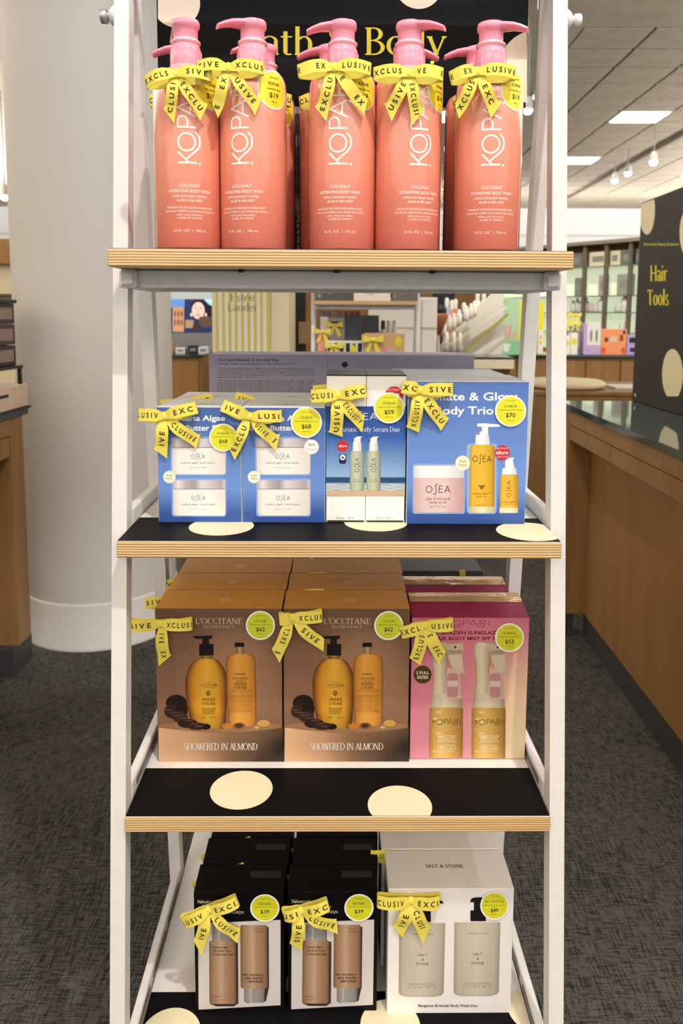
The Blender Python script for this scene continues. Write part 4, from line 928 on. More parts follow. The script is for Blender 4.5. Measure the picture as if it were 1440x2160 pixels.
for X in (0, 312):
    A.profile([(678, X+300, X+380), (690, X+278, X+420), (740, X+274, X+404), (800, X+284, X+396), (900, X+294, X+394), (1000, X+288, X+398), (1080, X+280, X+408), (1160, X+271, X+505)], BEI)
    A.profile([(1060, X+280, X+500), (1090, X+277, X+500), (1160, X+271, X+506)], BEI)
    A.poly([(X+392, 860), (X+488, 900), (X+496, 1090), (X+380, 1090)], '#cdb2a4')
    A.poly([(X+478, 905), (X+488, 905), (X+500, 1095), (X+484, 1095)], '#b9a98d')
    A.rrect(X+392, 905, X+474, 1082, 26, '#b9838a'); A.rect(X+396, 960, X+470, 1004, '#d9b9b6')
    A.poly([(X+378, 682), (X+420, 690), (X+510, 684), (X+514, 730), (X+500, 800), (X+524, 905), (X+470, 915), (X+432, 880), (X+402, 800), (X+400, 760)], '#bfae96')
    A.poly([(X+404, 735), (X+505, 735), (X+503, 762), (X+404, 768)], '#a48f78'); A.ell(X+452, 713, 21, 19, '#cdbfa8', 20); A.ell(X+452, 713, 10, 11, '#5a2a2c', 14)
    A.poly([(X+406, 775), (X+500, 770), (X+512, 880), (X+470, 905), (X+434, 872)], '#cbbca4')
    A.profile([(1158, X+268, X+504), (1172, X+262, X+509), (1500, X+261, X+506), (1526, X+263, X+505)], [(0, '#9a7434'), (.12, '#c49a52'), (.35, '#d9b86a'), (.6, '#c89e54'), (.9, '#a67c3c'), (1, '#83602c')], lambda y: .8+.3*(y-1150)/370)
    for i in range(12): A.ell(X+330+26*sin(i*2.1), 1190+i*26, 24, 9, mixc('#e6cf8e', '#c9a057', .5+.5*sin(i*1.7)), 12)
    A.text('', X+288, X+492, 1276, 34, '#3d2c16', 'kopari', bold=-.02)
    for i, t in enumerate(('GOLDEN SUNGLAZE', 'SHEER BODY MIST', 'SUNSCREEN SPF 50', 'BRUME CORPORELLE', '', 'GOLDEN SUNGLAZE', 'brume solaire transparente', 'écran solaire FPS 50', '5 fl oz / 150 mL')):
        if t: A.text(t, X+316+(i % 3)*5, X+460-(i % 3)*5, 1368+i*14, 9, '#f2e6c4', bold=.012)
B.put(A.build('front_print', B.t))
A = B.art(); A.n = .0022; A.sticker(848, 640, 106, STK('KOPARI', 'Sunglaze Golden Body Mist Duo', '$53'), '#cfd02f'); B.put(A.build('price_sticker', B.t))
B.bow((894, 1314), (847, 1327), (949, 1312), ((862, 1385), (886, 1401)), ((924, 1398), (939, 1371)), 27, ('EXCL', 'USIVE', 'EXCLUS', 'E   EXC'))
B.again('pink sun mist duo box in the row behind, foil ridge and dark pink lid showing', .0685, -.008)
g = thing('dark_grey_carton', 'low dark grey carton behind the pink boxes at the back of the third shelf', 'box', (.175, 1.20, S3))
MB().box(-.085, .055, -.035, .035, 0, .212, 0, .0008).build('carton', plain('#4e5455', .5), g)
MB().box(.018, .0275, -.036, -.0352, .190, .214, 0, .0002).build('yellow_tab', plain(YEL, .5), g)
MB().box(-.07, .01, -.0356, -.0351, .196, .1972).build('printed_line', plain('#8b9192', .5), g)

# ---- shelf four: body wash duos ----------------------------------------------------------
zm = Z(240, 1720, 3.7895)
B = Box('body_wash_box', 'black body wash duo box at the front left of the lowest shelf', 'black body wash gift boxes', -.1935, -.0722, .9430, .0525, S4, .5172, zm)
B.carton(plain('#0d0c0e', .5, spec=.12))
MB().box(.012, B.w/2-.006, -.0005, .012, B.h, B.h+.0003).build('lid_mark', plain('#26272a', .35), B.t)
A = B.art()
A.poly([(672, 862), (1332, 834), (1332, 1516), (678, 1552)], '#cfcac8')
A.text('Nécessaire', 668, 850, 702, 27, '#d8cfc4', 'serif', .9, .25); A.text('The Body Wash Duo', 700, 985, 740, 27, '#d8cfc4', 'serif', .9, -.1); A.text('Le Nettoyant Corps', 700, 1040, 782, 27, '#d8cfc4', 'serif', .9, -.1)
TAN = [(0, '#75593f'), (.12, '#97775a'), (.45, '#bc9f85'), (.6, '#a78769'), (.9, '#8e6e52'), (1, '#6a4f3a')]
GRY = [(0, '#7d7a7a'), (.3, '#a3a09f'), (.33, '#c9c7c6'), (.36, '#9d9a99'), (.85, '#8a8786'), (1, '#6b6968')]
A.poly([(785, 1010), (992, 1010), (995, 1500), (960, 1524), (820, 1524), (770, 1505)], '#3a2f2a'); A.profile([(870, 788, 952), (1002, 784, 956)], GRY)
A.profile([(1000, 775, 965), (1010, 762, 974), (1490, 764, 980), (1505, 775, 972)], TAN)
A.poly([(1030, 895), (1238, 890), (1240, 1370), (1215, 1485), (1060, 1498)], '#3a2f2a'); A.profile([(874, 1020, 1216), (884, 1011, 1224), (1365, 1013, 1230), (1380, 1022, 1220)], TAN); A.profile([(1380, 1040, 1206), (1484, 1042, 1204), (1494, 1060, 1190)], GRY)
A.text('Nécessaire', 790, 922, 1060, 18, '#30211a', 'serif', .9, .3); A.text('The Body Wash', 790, 940, 1088, 18, '#30211a', 'serif', .9, .05); A.text('Le Nettoyant Corps', 790, 958, 1116, 18, '#30211a', 'serif', .9, .05)
A.text('EUCALYPTUS', 790, 855, 1450, 9, '#4a3426'); A.text('250 mL / 8.4 fl. oz.', 790, 874, 1476, 7, '#4a3426')
A.text('Nécessaire', 1064, 1196, 1318, 18, '#30211a', 'serif', .9, .3, rot=180); A.text('The Body Wash', 1046, 1196, 1291, 18, '#30211a', 'serif', .9, .05, rot=180); A.text('Le Nettoyant Corps', 1028, 1196, 1264, 18, '#30211a', 'serif', .9, .05, rot=180)
A.text('EUCALYPTUS', 1132, 1197, 922, 9, '#4a3426', rot=180); A.text('250 mL / 8.4 fl. oz.', 1112, 1197, 898, 7, '#4a3426', rot=180)
B.put(A.build('front_print', B.t))
A = B.art(); A.n = .0022; A.sticker(1208, 730, 110, STK('NÉCESSAIRE', 'The Body Wash Duo', '$39'), '#d3d42c', rx=117); B.put(A.build('price_sticker', B.t))
C2 = copy_tree(B.t); C2.location = B.t.location+Vector((.1268, 0, 0)); C2['label'] = 'black body wash duo box in the middle of the lowest shelf front row'
B.bow((443, 1909), (392, 1933), (498, 1892), ((410, 1976), (427, 2009)), ((501, 1984), (508, 1952)), 26, ('LUSIV', 'EXCL', 'IVE', 'LUSIVE'))
B.again('black body wash duo box behind the front left one, its sticker rim peeking over', .0545, .003)
B.again('black body wash duo box in the rear row of the left stack', .109, .006)
B2 = Box.__new__(Box); B2.__dict__.update(B.__dict__); B2.t = C2; B2.x = B.x+.1268
B2.bow((636, 1911), (602, 1919), (688, 1899), ((610, 1985), (636, 2001)), ((713, 1965), (709, 1932)), 27, ('USI', 'EXC', 'SIVE', 'LUSIVE'))
B2.again('black body wash duo box behind the middle one, bow peeking over its lid', .0545, .003)
B2.again('black body wash duo box in the rear row of the middle stack', .109, .006)
zm = Z(760, 1720, 3.2727)
B = Box('frosted_wash_box', 'white body wash duo box with two frosted pump bottles at the lower right', 'white body wash gift boxes', .0686, .2378, .939, .0735, S4, .5246, zm)
B.carton(plain('#efeceb', .42))
A = B.art()
BG = [(0, '#a59d8b'), (.1, '#c4bcab'), (.5, '#d3ccbd'), (.88, '#bfb7a6'), (1, '#a29a88')]
for X, Y_ in ((0, 0), (380, -6)):
    A.profile([(742+Y_, 268+X, 585+X), (1222+Y_, 263+X, 574+X), (1240+Y_, 275+X, 560+X), (1252+Y_, 320+X, 510+X)], BG, lambda y: 1.0 if y < 1100 else 1-.12*(y-1100)/150)
    A.rect(378+X, 660+Y_, 485+X, 735+Y_, '#17151a'); A.rect(402+X, 600+Y_, 462+X, 662+Y_, '#1c1a1f')
    h = [(374, 604), (386, 578), (410, 570), (460, 570), (460, 604)] if X else [(402, 574), (480, 574), (560, 588), (577, 606), (545, 608), (500, 600), (402, 604)]
    A.poly([(x+X, y+Y_) for x, y in h], '#17151a')
    A.text('BERGAMOT & HINOKI', 362+X, 506+X, 824+Y_, 10, '#4d4840', space=1.2)
    A.text('SALT', 397+X, 460+X, 971+Y_, 19, '#2c2a28'); A.text('&', 420+X, 438+X, 1001+Y_, 17, '#2c2a28'); A.text('STONE', 383+X, 472+X, 1033+Y_, 19, '#2c2a28')
    A.text('BODY WASH | GEL DOUCHE', 336+X, 512+X, 1167+Y_, 9, '#4d4840', space=1.2); A.text('15.2   FL   OZ   |   450   ML', 322+X, 524+X, 1190+Y_, 9, '#4d4840')
    A.rect(330+X, 1172+Y_, 524+X, 1173.5+Y_, '#7d7668')
A.text('Bergamot & Hinoki Body Wash Duo', 399, 808, 1320, 19, '#39383a', bold=.01)
B.put(A.build('front_print', B.t))
A = B.art(); A.n = .0022; A.sticker(922, 615, 98, [('EXCLUSIVE', -.66, .06, .26), ('SALT & STONE', -.22, .16, .66), ('Bergamot & Hinoki Body Wash', 0, .08, .76), ('Duo', .12, .08, .14), ('$49', .44, .26, .26), ('*$78 value', .64, .07, .2)], '#d6d62e'); B.put(A.build('price_sticker', B.t))
tb = MB(); ps, wd = sans('SALT & STONE', 1.05, .012)
for p in ps: tb.poly([(-.0035-.026+u/wd*.052, .002+v*.0065, B.h+.0002) for u, v in p], 0, lin('#3a3a3c'))
tb.build('lid_print', PRINT, B.t, fix=False)
B.bow((866, 1890), (799, 1890), (921, 1891), ((827, 1947), (848, 1972)), ((891, 1984), (907, 1945)), 29, ('CLUSIV', 'EXCL', 'IVE', 'CLUSIV'))
B.again('white body wash duo box in the row behind, lid lettering under the plywood edge', .0765, -.0045)

# ================================================================== THE STORE AROUND IT (store coordinates, turned by RS)
def solo(name, mb, mats, label, cat, loc, group=None, fix=True):
    return tag(mb.build(name, mats, None, fix, loc, True), label, cat, group)
fl = MB(); fl.box(-12, 14, -6, 20, -.05, 0); structure(fl.build('floor', CARPET, store=True))
# ceiling: grid and tiles
PX, PY = .606, .516; CX0, CY0 = 1.894, 6.675
ce = structure(MB().box(-12, 14, -6, 17.6, CEIL+.02, CEIL+.08).build('ceiling', CGRID, store=True))
tm = MB().box(-PX/2+.013, PX/2-.013, -PY/2+.024, PY/2-.024, -.016, .012, 0, .004)
tile0 = tm.build('ceiling_tile', CTILE, ce); first = True
lights = set()
LP = [(2, 5), (2, 10), (-2, 5), (-3, 9), (2, -2), (-2, -2), (2, -9), (-2, -9), (0, 12), (6, 5), (6, -2), (-6, 5), (-6, -2), (6, 12), (-6, 12), (-3, 16)]
for i in range(-9, 14):
    for j in range(-8, 21):
        x, y = CX0+(i+.5)*PX, CY0+(j+.5)*PY
        if (i, j) in LP or (i, j+0) in lights: continue
        if not (-1 < i < 13 and -1 < j < 17): continue
        o = tile0 if first else tile0.copy()
        if not first: COL.objects.link(o); o.parent = ce
        first = False; o.location = (x, y, CEIL)
# everything the tiles above do not reach is one continuous ceiling sheet further out
rest = MB()
for x0, x1, y0, y1 in ((-12, CX0-.0, -6, 17.6), (CX0+13*PX, 14, -6, 17.6), (CX0, CX0+13*PX, -6, CY0), (CX0, CX0+13*PX, CY0+17*PY, 17.6)): rest.box(x0, x1, y0, y1, CEIL-.01, CEIL+.012)
ro = rest.build('far_ceiling_tiles', CTILE, ce); ro['kind'] = 'stuff'
for i, j in LP:
    x, y = CX0+(i+.5)*PX, CY0+(j+.5)*PY
    where = {(2, 5): 'nearer lit ceiling panel right of the white rack post', (2, 10): 'farther lit ceiling panel beside the white rack post'}.get((i, j), 'square fluorescent ceiling panel outside the view')
    t = thing('ceiling_light', where, 'ceiling light', (x, y, CEIL), 'fluorescent ceiling panels', True)
    MB().box(-PX/2, PX/2, -PY/2, PY/2, -.022, -.004, 0, .002).build('frame', plain('#d8d4cc', .5), t)
    for k in range(2):
        for l in range(4):
            w1, d1 = (PX-.05)/4, (PY-.05)/2
            MB().box(-PX/2+.028+l*w1, -PX/2+.022+(l+1)*w1, -PY/2+.028+k*d1, -PY/2+.022+(k+1)*d1, -.028, -.021).build('diffuser', PANEL, t)
# track with spotlights
tr = thing('light_track', 'thin ceiling track holding the three spotlights at upper right', 'light track', (4.28, 12, CEIL-.02), None, True)
MB().box(-.02, .02, -4, 4, -.04, 0).build('rail', plain('#8f8474', .5), tr)
def spotlamp(px, py, Y, label, k=1.0):
    c = S(px, py, Y); t = thing('track_spotlight', label, 'spotlight', c, 'ceiling track spotlights', True)
    MB().lathe([(0, .10*k), (.03*k, .10*k), (.045*k, .05*k), (.05*k, -.02*k), (.046*k, -.03*k)], 16).build('housing', plain('#c9c4ba', .4), t)
    MB().lathe([(.0, -.075*k), (.03*k, -.066*k), (.046*k, -.045*k), (.05*k, -.02*k), (.04*k, -.012*k)], 16).build('lens', LAMPG, t)
    MB().tube([(0, 0, .1*k), (0, 0, CEIL-c.z)], .008, 8).build('stem', plain('#8f8a80', .4), t)
spotlamp(1296, 377, 12.2, 'lit track spotlight, left of the trio at upper right'); spotlamp(1324, 361, 11.2, 'lit track spotlight, middle of the trio at upper right'); spotlamp(1378, 337, 10.0, 'lit track spotlight, right of the trio at upper right')
spotlamp(1113, 226, 6.5, 'lit spotlight just right of the end coral bottle', .8); spotlamp(1131, 200, 7.2, 'small lit spotlight between rack leg and end coral bottle', .6)
spotlamp(10, 409, 8.5, 'lit spotlight at the far left edge beside the column')
# soffit and back wall
sf = MB(); WALL = mat('soffit_paint', '#efefef', .6)
sf.box(-12, 14, 17.4, 17.9, 2.55, CEIL+.02); structure(sf.build('wall_back', WALL, store=True))
structure(MB().box(-12, 14, 17.35, 17.42, 3.08, 3.1).build('trim_1', plain('#cfcfcc', .5), store=True))
structure(MB().box(-12, 14, 17.6, 17.8, 0, 2.56).build('wall_rear', wood('walnut_wall', '#8a6136', '#a3773f', (6, 6, .6)), store=True))
structure(MB().box(13.9, 14, -6, 17.6, 0, CEIL).build('wall_right', plain('#b9ab95', .7), store=True))
structure(MB().box(-12, -11.9, -6, 17.6, 0, CEIL).build('wall_left', plain('#c9bfae', .7), store=True))
# round column
cl = MB(); cl.lathe([(.305, 0), (.305, CEIL)], 96, 0, (-1.063, 3.085, 0)); cw = structure(cl.build('column', COLP, store=True))
cb = MB(); cb.lathe([(.318, 0), (.318, .012), (.311, .018), (.311, .175), (.3085, .182), (.305, .185)], 96, 0, (-1.063, 3.085, 0)); structure(cb.build('baseboard_column', plain('#d6d3ce', .5), store=True))

# ---- right counter -----------------------------------------------------------------------
XR = .835
rc = thing('glass_top_counter', 'long oak counter with dark glass top along the right side', 'counter', (XR, 2.2, 0), None, True)
Y0, Y1 = -.9, .86                            # local y range (1.3 .. 3.06)
MB().box(.095, .9, Y0, Y1-.09, 0, .1).build('toe_kick', TOE, rc)
MB().box(.0, .05, Y1-.10, Y1, 0.0, .1).build('end_toe_kick', TOE, rc)
MB().box(.09, .9, Y0, Y1-.12, .1, .81).build('recessed_panel', OAK, rc)
MB().box(.0, .9, Y1-.11, Y1, .1, .925, 0, .003).build('end_panel', OAK, rc)
MB().box(.0, .9, Y0, Y1-.1105, .872, .925, 0, .002).build('top_rail', OAK, rc)
for k in range(4):
    y1 = Y1-.112-k*.475; MB().box(.003, .5, y1-.472, y1, .812, .869, 0, .0015).build('drawer_front', OAK, rc)
MB().box(-.006, .95, Y0, Y1+.02, .927, .95, 0, .0015).build('glass_top', [DGLASS], rc)
MB().box(-.0075, -.0062, Y0, Y1+.02, .9275, .9495).build('polished_edge', EDGE, rc)
# hair tools sign standing on it
HX = 1.13
hs = thing('counter_sign', 'tall black Hair Tools sign with cream dots on the right counter', 'sign', (HX, 2.6, .9502), None, True)
MB().box(0, .012, -.5, .5, 0, .79, 0, .002).build('panel', mat('black_sign_board', '#26221f', .5), hs)
def hfn(x, y):                               # picture pixels on the plane x = HX
    d = RSI @ ray(x, y); o = RSI @ CAM; p = o+d*((HX-o.x)/d.x); return p.y-2.6, p.z-.9502
A = Art(hfn, .0003)
A.text('Hair', 1371, 1408, 593, 33, '#efdf3a', 'serif', .95, .3); A.text('Tools', 1365, 1410, 644, 33, '#efdf3a', 'serif', .95, .3); A.text('Anniversary Beauty Exclusives', 1357, 1431, 518, 7, '#d9cf45', bold=.01)
for cx, cy, rx, ry in ((1364, 442, 17, 53), (1450, 492, 17, 50), (1418, 790, 22, 54), (1334, 842, 8, 16)):
    q = arcp(cx, cy, rx, ry, 0, 350, 35)
    q = clip(q, lambda p: p[0]-1352+(p[1]-428)*.035); q = clip(q, lambda p: p[1]-(431-(p[0]-1350)*.37)); q = clip(q, lambda p: 836-p[1])
    if len(q) > 2: D = Art(hfn, .0003); D.poly(q, '#e8dcb4'); D.b.v = [(-.0003, v[0], v[2]) for v in D.b.v]; D.build('cream_dot', hs)
A.b.v = [(-.0005, v[0], v[2]) for v in A.b.v]; A.build('printed_graphic', hs)
# ---- island beyond it --------------------------------------------------------------------
isl = thing('low_island', 'low wood island beyond the glass counter', 'counter', (1.5, 4.5, 0), None, True)
MB().box(-.5, .9, -.35, .35, .08, .86, 0, .003).build('body', OAK, isl); MB().box(-.46, .86, -.31, .31, 0, .08).build('toe_kick', TOE, isl)
MB().box(-.51, .91, -.36, .36, .861, .88, 0, .002).build('top', OAK, isl)
st = MB(); st.lathe([(0, 0), (.2, 0), (.225, .012), (.228, .03), (.21, .044), (0, .05)], 36)
solo('round_seat_pad', st, plain('#e6d9b4', .6), 'cream round pad lying on the low wood island', 'pad', (1.22, 4.42, .8805))
cd = MB(); cd.box(-.14, .14, -.1, .1, 0, .012, 0, .001); solo('white_folder', cd, plain('#e9e6d6', .4), 'white card folder lying right of the cream round pad', 'folder', (1.62, 4.42, .8805))
cd = MB(); cd.box(-.1, .1, -.08, .08, 0, .03, 0, .001); solo('lavender_box', cd, plain('#c5c3d2', .4), 'flat lavender box at the foot of the counter sign', 'box', (1.86, 4.36, .8805))

# ---- left counter ------------------------------------------------------------------------
lc = thing('left_counter', 'oak counter with knee recess beside the round column', 'counter', (-1.2, 2.0, 0), None, True)
MB().box(-1.0, -.09, -1.2, .62, 0, .1).build('toe_kick', TOE, lc); MB().box(-.06, -.012, .56, .72, 0, .1).build('end_toe_kick', TOE, lc)
MB().box(-1.0, -.16, -1.2, .70, .1, .82).build('recessed_panel', OAK, lc)
MB().prism([(-.16, .60), (-.005, .60), (-.005, .70), (-.04, .78), (-.16, .78)], .1, .92, axis='z').build('corner_post', OAK, lc)
MB().box(-1.0, -.005, -1.2, .5995, .865, .92, 0, .002).build('top_rail', OAK, lc); MB().box(-1.0, -.008, -1.2, .5995, .79, .862, 0, .002).build('drawer_front', OAK, lc)
MB().box(-1.0, -.012, -1.2, .77, .9205, .945, 0, .002).build('glass_top', [mat('dark_teal_glass', '#1f2f36', .06, coat=.5)], lc)
ty = thing('display_tray', 'beige tray with dark slot on the left counter', 'tray', (-1.42, 2.62, .9455), None, True)
MB().box(-.3, .215, -.5, .14, .008, .09, 0, .003).build('tray', plain('#d8c0a8', .5), ty); MB().box(-.3, .222, -.5, .144, 0, .008).build('dark_foot', plain('#1c1c1e', .4), ty); MB().box(.1, .2155, -.25, -.02, .055, .066).build('slot', plain('#221c18', .5), ty)
fr = thing('black_riser', 'black metal riser frame standing on the beige tray', 'stand', (-1.42, 2.62, 1.0358), None, True)
for x in (-.28, .20): 
    for y in (-.45, .11): MB().box(x-.006, x+.006, y-.006, y+.006, 0, .058).build('leg', plain('#1b1b1d', .4), fr)
MB().box(-.29, .21, -.46, .12, .058, .068, 0, .001).build('shelf_plate', plain('#1f1f22', .35), fr)
for i, (dz, c, nm) in enumerate(((0, '#3b2d2a', 'lower'), (.075, '#4a3835', 'middle'), (.15, '#3a3332', 'upper'))):
    m_ = MB(); m_.box(-.25, .04, -.1, .06, 0, .072, 0, .002); m_.box(.0402, .0412, -.08, .04, .015, .057, 1)
    solo('palette_box', m_, [plain(c, .45), plain('#8f7d74', .4)], 'dark makeup palette box, %s one of the stack on the black riser' % nm, 'box', (-1.275, 2.68, 1.1043+dz), 'stacked palette boxes')
m_ = MB(); m_.box(-.3, .06, -.2, .06, 0, .012, 0, .001); solo('black_tray', m_, plain('#17171a', .4), 'thin black tray on top of the palette boxes at the left edge', 'tray', (-1.275, 2.66, 1.3265))

# ---- square pillar with the striped sign ---------------------------------------------------
pl = MB(); pl.box(-.94, -.43, 5.0, 5.5, 0, CEIL, 0, .004); structure(pl.build('pillar', plain('#ddd0b0', .6), store=True))
ss = thing('striped_sign', 'yellow and white striped brand sign on the cream pillar', 'sign', (-.735, 4.985, 1.0), None, True)
MB().box(-.178, .178, -.012, .012, -.9, .75, 0, .002).build('panel', plain('#d9d8cf', .5), ss)
A = Art(lambda x, y: (x, y), .0125)
for k in range(9):
    if k % 1 == 0: A.rect(-.178+k*.0415+.003, .749, -.178+k*.0415+.0215, -.899, '#c6bb52')
A.fn = lambda x, y: (S(x, y, 4.97).x+.735, S(x, y, 4.97).z-1.0)
A.text('Estée', 486, 537, 635, 16, '#6b684c', 'serif', 1, -.1); A.text('Lauder', 480, 544, 656, 16, '#6b684c', 'serif', 1, -.1); A.build('printed_graphic', ss)
# ---- left back counter and its screen ------------------------------------------------------
def back_counter(x0, x1, y, label, npan):
    t = thing('back_counter', label, 'counter', ((x0+x1)/2, y, 0), None, True); w_ = (x1-x0)/2
    MB().box(-w_+.02, w_-.02, .05, .6, 0, .1).build('toe_kick', TOE, t); MB().box(-w_, w_, .02, .6, .1, .93, 0, .003).build('body', OAK, t)
    for k in range(npan): MB().box(-w_+.02+k*(2*w_-.04)/npan, -w_+.006+(k+1)*(2*w_-.04)/npan, .0, .0195, .13, .90, 0, .003).build('panel', OAK, t)
    MB().box(-w_-.01, w_+.01, -.02, .62, .932, .95, 0, .002).build('glass_top', [mat('green_edge_glass', '#1f3b34', .05, coat=.6)], t); return t
back_counter(-2.6, -1.30, 6.45, 'oak counter with green glass edge left of the striped sign', 4)
lx = thing('photo_lightbox', 'lit photo panel of a dark haired woman beside the striped sign', 'lightbox', (-1.43, 6.95, .9505), None, True)
MB().box(-.26, .20, 0, .05, 0, .62, 0, .003).build('housing', plain('#8f8f90', .5), lx)
A = Art(lambda x, y: (S(x, y, 6.95).x+1.43, S(x, y, 6.95).z-.9505), .001)
A.rect(360, 608, 450, 631, '#aab0b4'); A.text('FINAL  sale', 368, 418, 614, 7, '#7b8084'); A.rect(360, 631, 450, 702, '#20305c'); A.rect(360, 631, 389, 648, '#5e8fd0'); A.rect(364, 648, 388, 700, '#b9926c')
for k in range(6): A.ell(369+(k % 3)*7, 662+(k//3)*18, 2.6, 7, '#8a5a3c', 12)
A.ell(420, 647, 17, 16, '#17141a', 24); A.rect(430, 640, 449, 690, '#15131a'); A.ell(418, 655, 13.5, 18, '#e6c3ba', 24); A.ell(403.5, 664, 2.5, 4, '#e6c3ba', 10); A.ell(434, 664, 2.5, 4, '#e6c3ba', 10)
A.ell(413, 650, 2.2, 1.2, '#3a2420', 8); A.ell(423, 650, 2.2, 1.2, '#3a2420', 8); A.poly([(417.4, 652), (418.6, 652), (419.6, 659), (416.4, 659)], '#d3a79c'); A.ell(418, 664, 4, 1.4, '#a8504e', 10)
A.rect(391, 675, 408, 692, '#a98a62'); A.rect(420, 668, 446, 690, '#5a4432'); A.ell(415, 690, 9, 10, '#3a2a26', 14); A.poly([(430, 631), (449, 631), (449, 646), (440, 642)], '#a9dbe2')
A.build('photo_print', lx, SCREEN)
def box_thing(name, label, cat, c, w_, d, h, col, group=None, face=None, prints=()):
    t = thing(name, label, cat, c, group, True); MB().box(-w_/2, w_/2, -d/2, d/2, 0, h, 0, .002).build('carton', plain(col, .45), t)
    if prints:
        b = MB()
        for i, (u0, v0, u1, v1, cc, rnd) in enumerate(prints):
            n = -d/2-.0006-.0003*i
            if rnd: b.poly([((u0+(u1-u0)*(.5+.5*cos(a))-.5)*w_, n, (v0+(v1-v0)*(.5+.5*sin(a)))*h) for a in [2*pi*k/20 for k in range(20)]], 0, lin(cc))
            else: b.poly([((u-.5)*w_, n, v*h) for u, v in ((u0, v0), (u1, v0), (u1, v1), (u0, v1))], 0, lin(cc))
        b.build('front_print', PRINT, t, fix=False)
    return t
def mini_bow(parent, x, y, z, k=1.0):
    b = MB(); yc = lin(YEL)
    b.lathe([(0, -.012*k), (.009*k, -.008*k), (.009*k, .008*k), (0, .012*k)], 10, 0, (x, y-.008, z), 'x', col=yc); o = b.build('ribbon_bow', RIB, parent)
    for s in (-1, 1):
        l = MB(); rows = []
        for i in range(13):
            a = 2*pi*i/12; rows.append([(x+s*k*(.006+.032*(.5-.5*cos(a))), y-.008-.008*sin(a), z+.006*k*(.5-.5*cos(a))+q*k*(.006+.008*(.5-.5*cos(a)))) for q in (-1, 1)])
        l.grid(rows, 0, yc); l.build('loop', RIB, o)
        l = MB(); l.poly([(x+s*.004*k-.006*k, y-.009, z-.004*k), (x+s*.004*k+.006*k, y-.009, z-.004*k), (x+s*.022*k+.009*k, y-.006, z-.045*k), (x+s*.022*k-.009*k, y-.006, z-.052*k)], 0, yc); l.poly([(x+s*.004*k-.006*k, y-.0085, z-.004*k), (x+s*.004*k+.006*k, y-.0085, z-.004*k), (x+s*.022*k+.009*k, y-.0055, z-.045*k), (x+s*.022*k-.009*k, y-.0055, z-.052*k)], 0, yc); l.build('tail', RIB, o)
# things on the left back counter
for i, (x, c, h, nm) in enumerate(((-1.62, '#b98d6c', .10, 'tan tester box at the left end below the photo panel'), (-1.52, '#dfe6ea', .05, 'pale low tester box below the photo panel'), (-1.41, '#1b1b20', .07, 'black tester box below the photo panel'), (-1.32, '#cfd9e2', .06, 'pale blue tester box beside the striped sign foot'))):
    box_thing('tester_box', nm, 'box', (x, 6.65, .9505), .085, .1, h, c, 'testers below the photo panel', None, ((.2, .3, .8, .7, '#8f8880', False),))
# black stand beside the pillar
bs = thing('black_stand', 'slim black display stand between the pillar and the white rack behind', 'stand', (-.39, 5.6, 0), None, True)
MB().lathe([(0, 0), (.1, 0), (.1, .02), (0, .03)], 24).build('base', plain('#1a1a1c', .4), bs); MB().box(-.06, .03, -.03, .03, .03, 1.52, 0, .004).build('upright', plain('#1e1c1b', .45), bs)
MB().box(-.02, .06, -.06, -.031, 1.08, 1.24, 0, .004).build('tan_panel', plain('#a98a66', .5), bs); MB().box(-.06, .05, -.04, .03, 1.521, 1.56, 0, .01).build('lamp_head', LAMPG, bs)
# ---- the second white rack: the same fixture further off ------------------------------------
r2 = copy_tree(rack); r2.matrix_world = RS @ Matrix.Translation((.052, 3.02, 0)); r2['label'] = 'white A-frame shop rack standing in the background with boxes on its shelves'
rack['group'] = r2['group'] = 'white A-frame racks'
for ch in list(r2.children):                 # its shelves carry no dotted vinyl in view
    for g_ in list(ch.children):
        if g_.name.startswith(('cream_dot', 'vinyl_graphic')): bpy.data.objects.remove(g_)
def on2(px, shelf, dy=0): return Vector((S(px, 700, 3.95+dy).x, 3.95+dy, SHELF[shelf][1]+.0008))
G2 = 'boxes on the background rack'
marb = [(.05+.13*i % .9, .1+.37*i % .8, .05+.13*i % .9+.1, .1+.37*i % .8+.2, ('#8d8d86', '#2a2a2a', '#b1ada0')[i % 3], True) for i in range(11)]
p = on2(705, 0); box_thing('marbled_box', 'dark marbled box on the left of the background rack top shelf', 'box', p, .19, .12, .13, '#57564f', G2, None, marb)
p = on2(783, 0); box_thing('cream_box', 'cream marble box in the middle of the background rack top shelf', 'box', p, .185, .12, .14, '#ece4d2', G2, None, ((.3, .2, .6, .5, '#dccdb0', True), (.55, .3, .9, .45, '#d8c6a8', True)))
p = on2(851, 0); box_thing('marbled_box', 'dark marbled box on the right of the background rack top shelf', 'box', p, .13, .12, .13, '#6a685e', G2, None, marb)
def d2(px0, px1, pyt, dy, name, label, col, d=.08, prints=(), bowat=None, k=1.0):
    Y = 3.95+dy; a, c = S(px0, pyt, Y), S(px1, pyt, Y); z = SHELF[1][1]+.0008
    t = box_thing(name, label, 'box', Vector(((a.x+c.x)/2, Y+d/2, z)), c.x-a.x, d, a.z-z, col, G2, None, prints)
    if bowat: q = S(*bowat, Y); mini_bow(t, q.x-(a.x+c.x)/2, -d/2-.003, q.z-z, k)
d2(676, 693, 668, .1, 'white_carton', 'upright white carton at the left of the background rack', '#f2f0ea', .06)
d2(694, 728, 670, .08, 'grey_gift_box', 'grey gift box with yellow bow on the background rack', '#a9aaa8', .08, ((.05, .78, .7, .92, '#1e1e20', False),), (706, 686), 1.2)
d2(729, 764, 665, .06, 'slate_box', 'left slate blue box of the pair on the background rack', '#39434d', .1)
d2(765, 799, 665, .06, 'slate_box', 'right slate blue box of the pair on the background rack', '#343e48', .1)
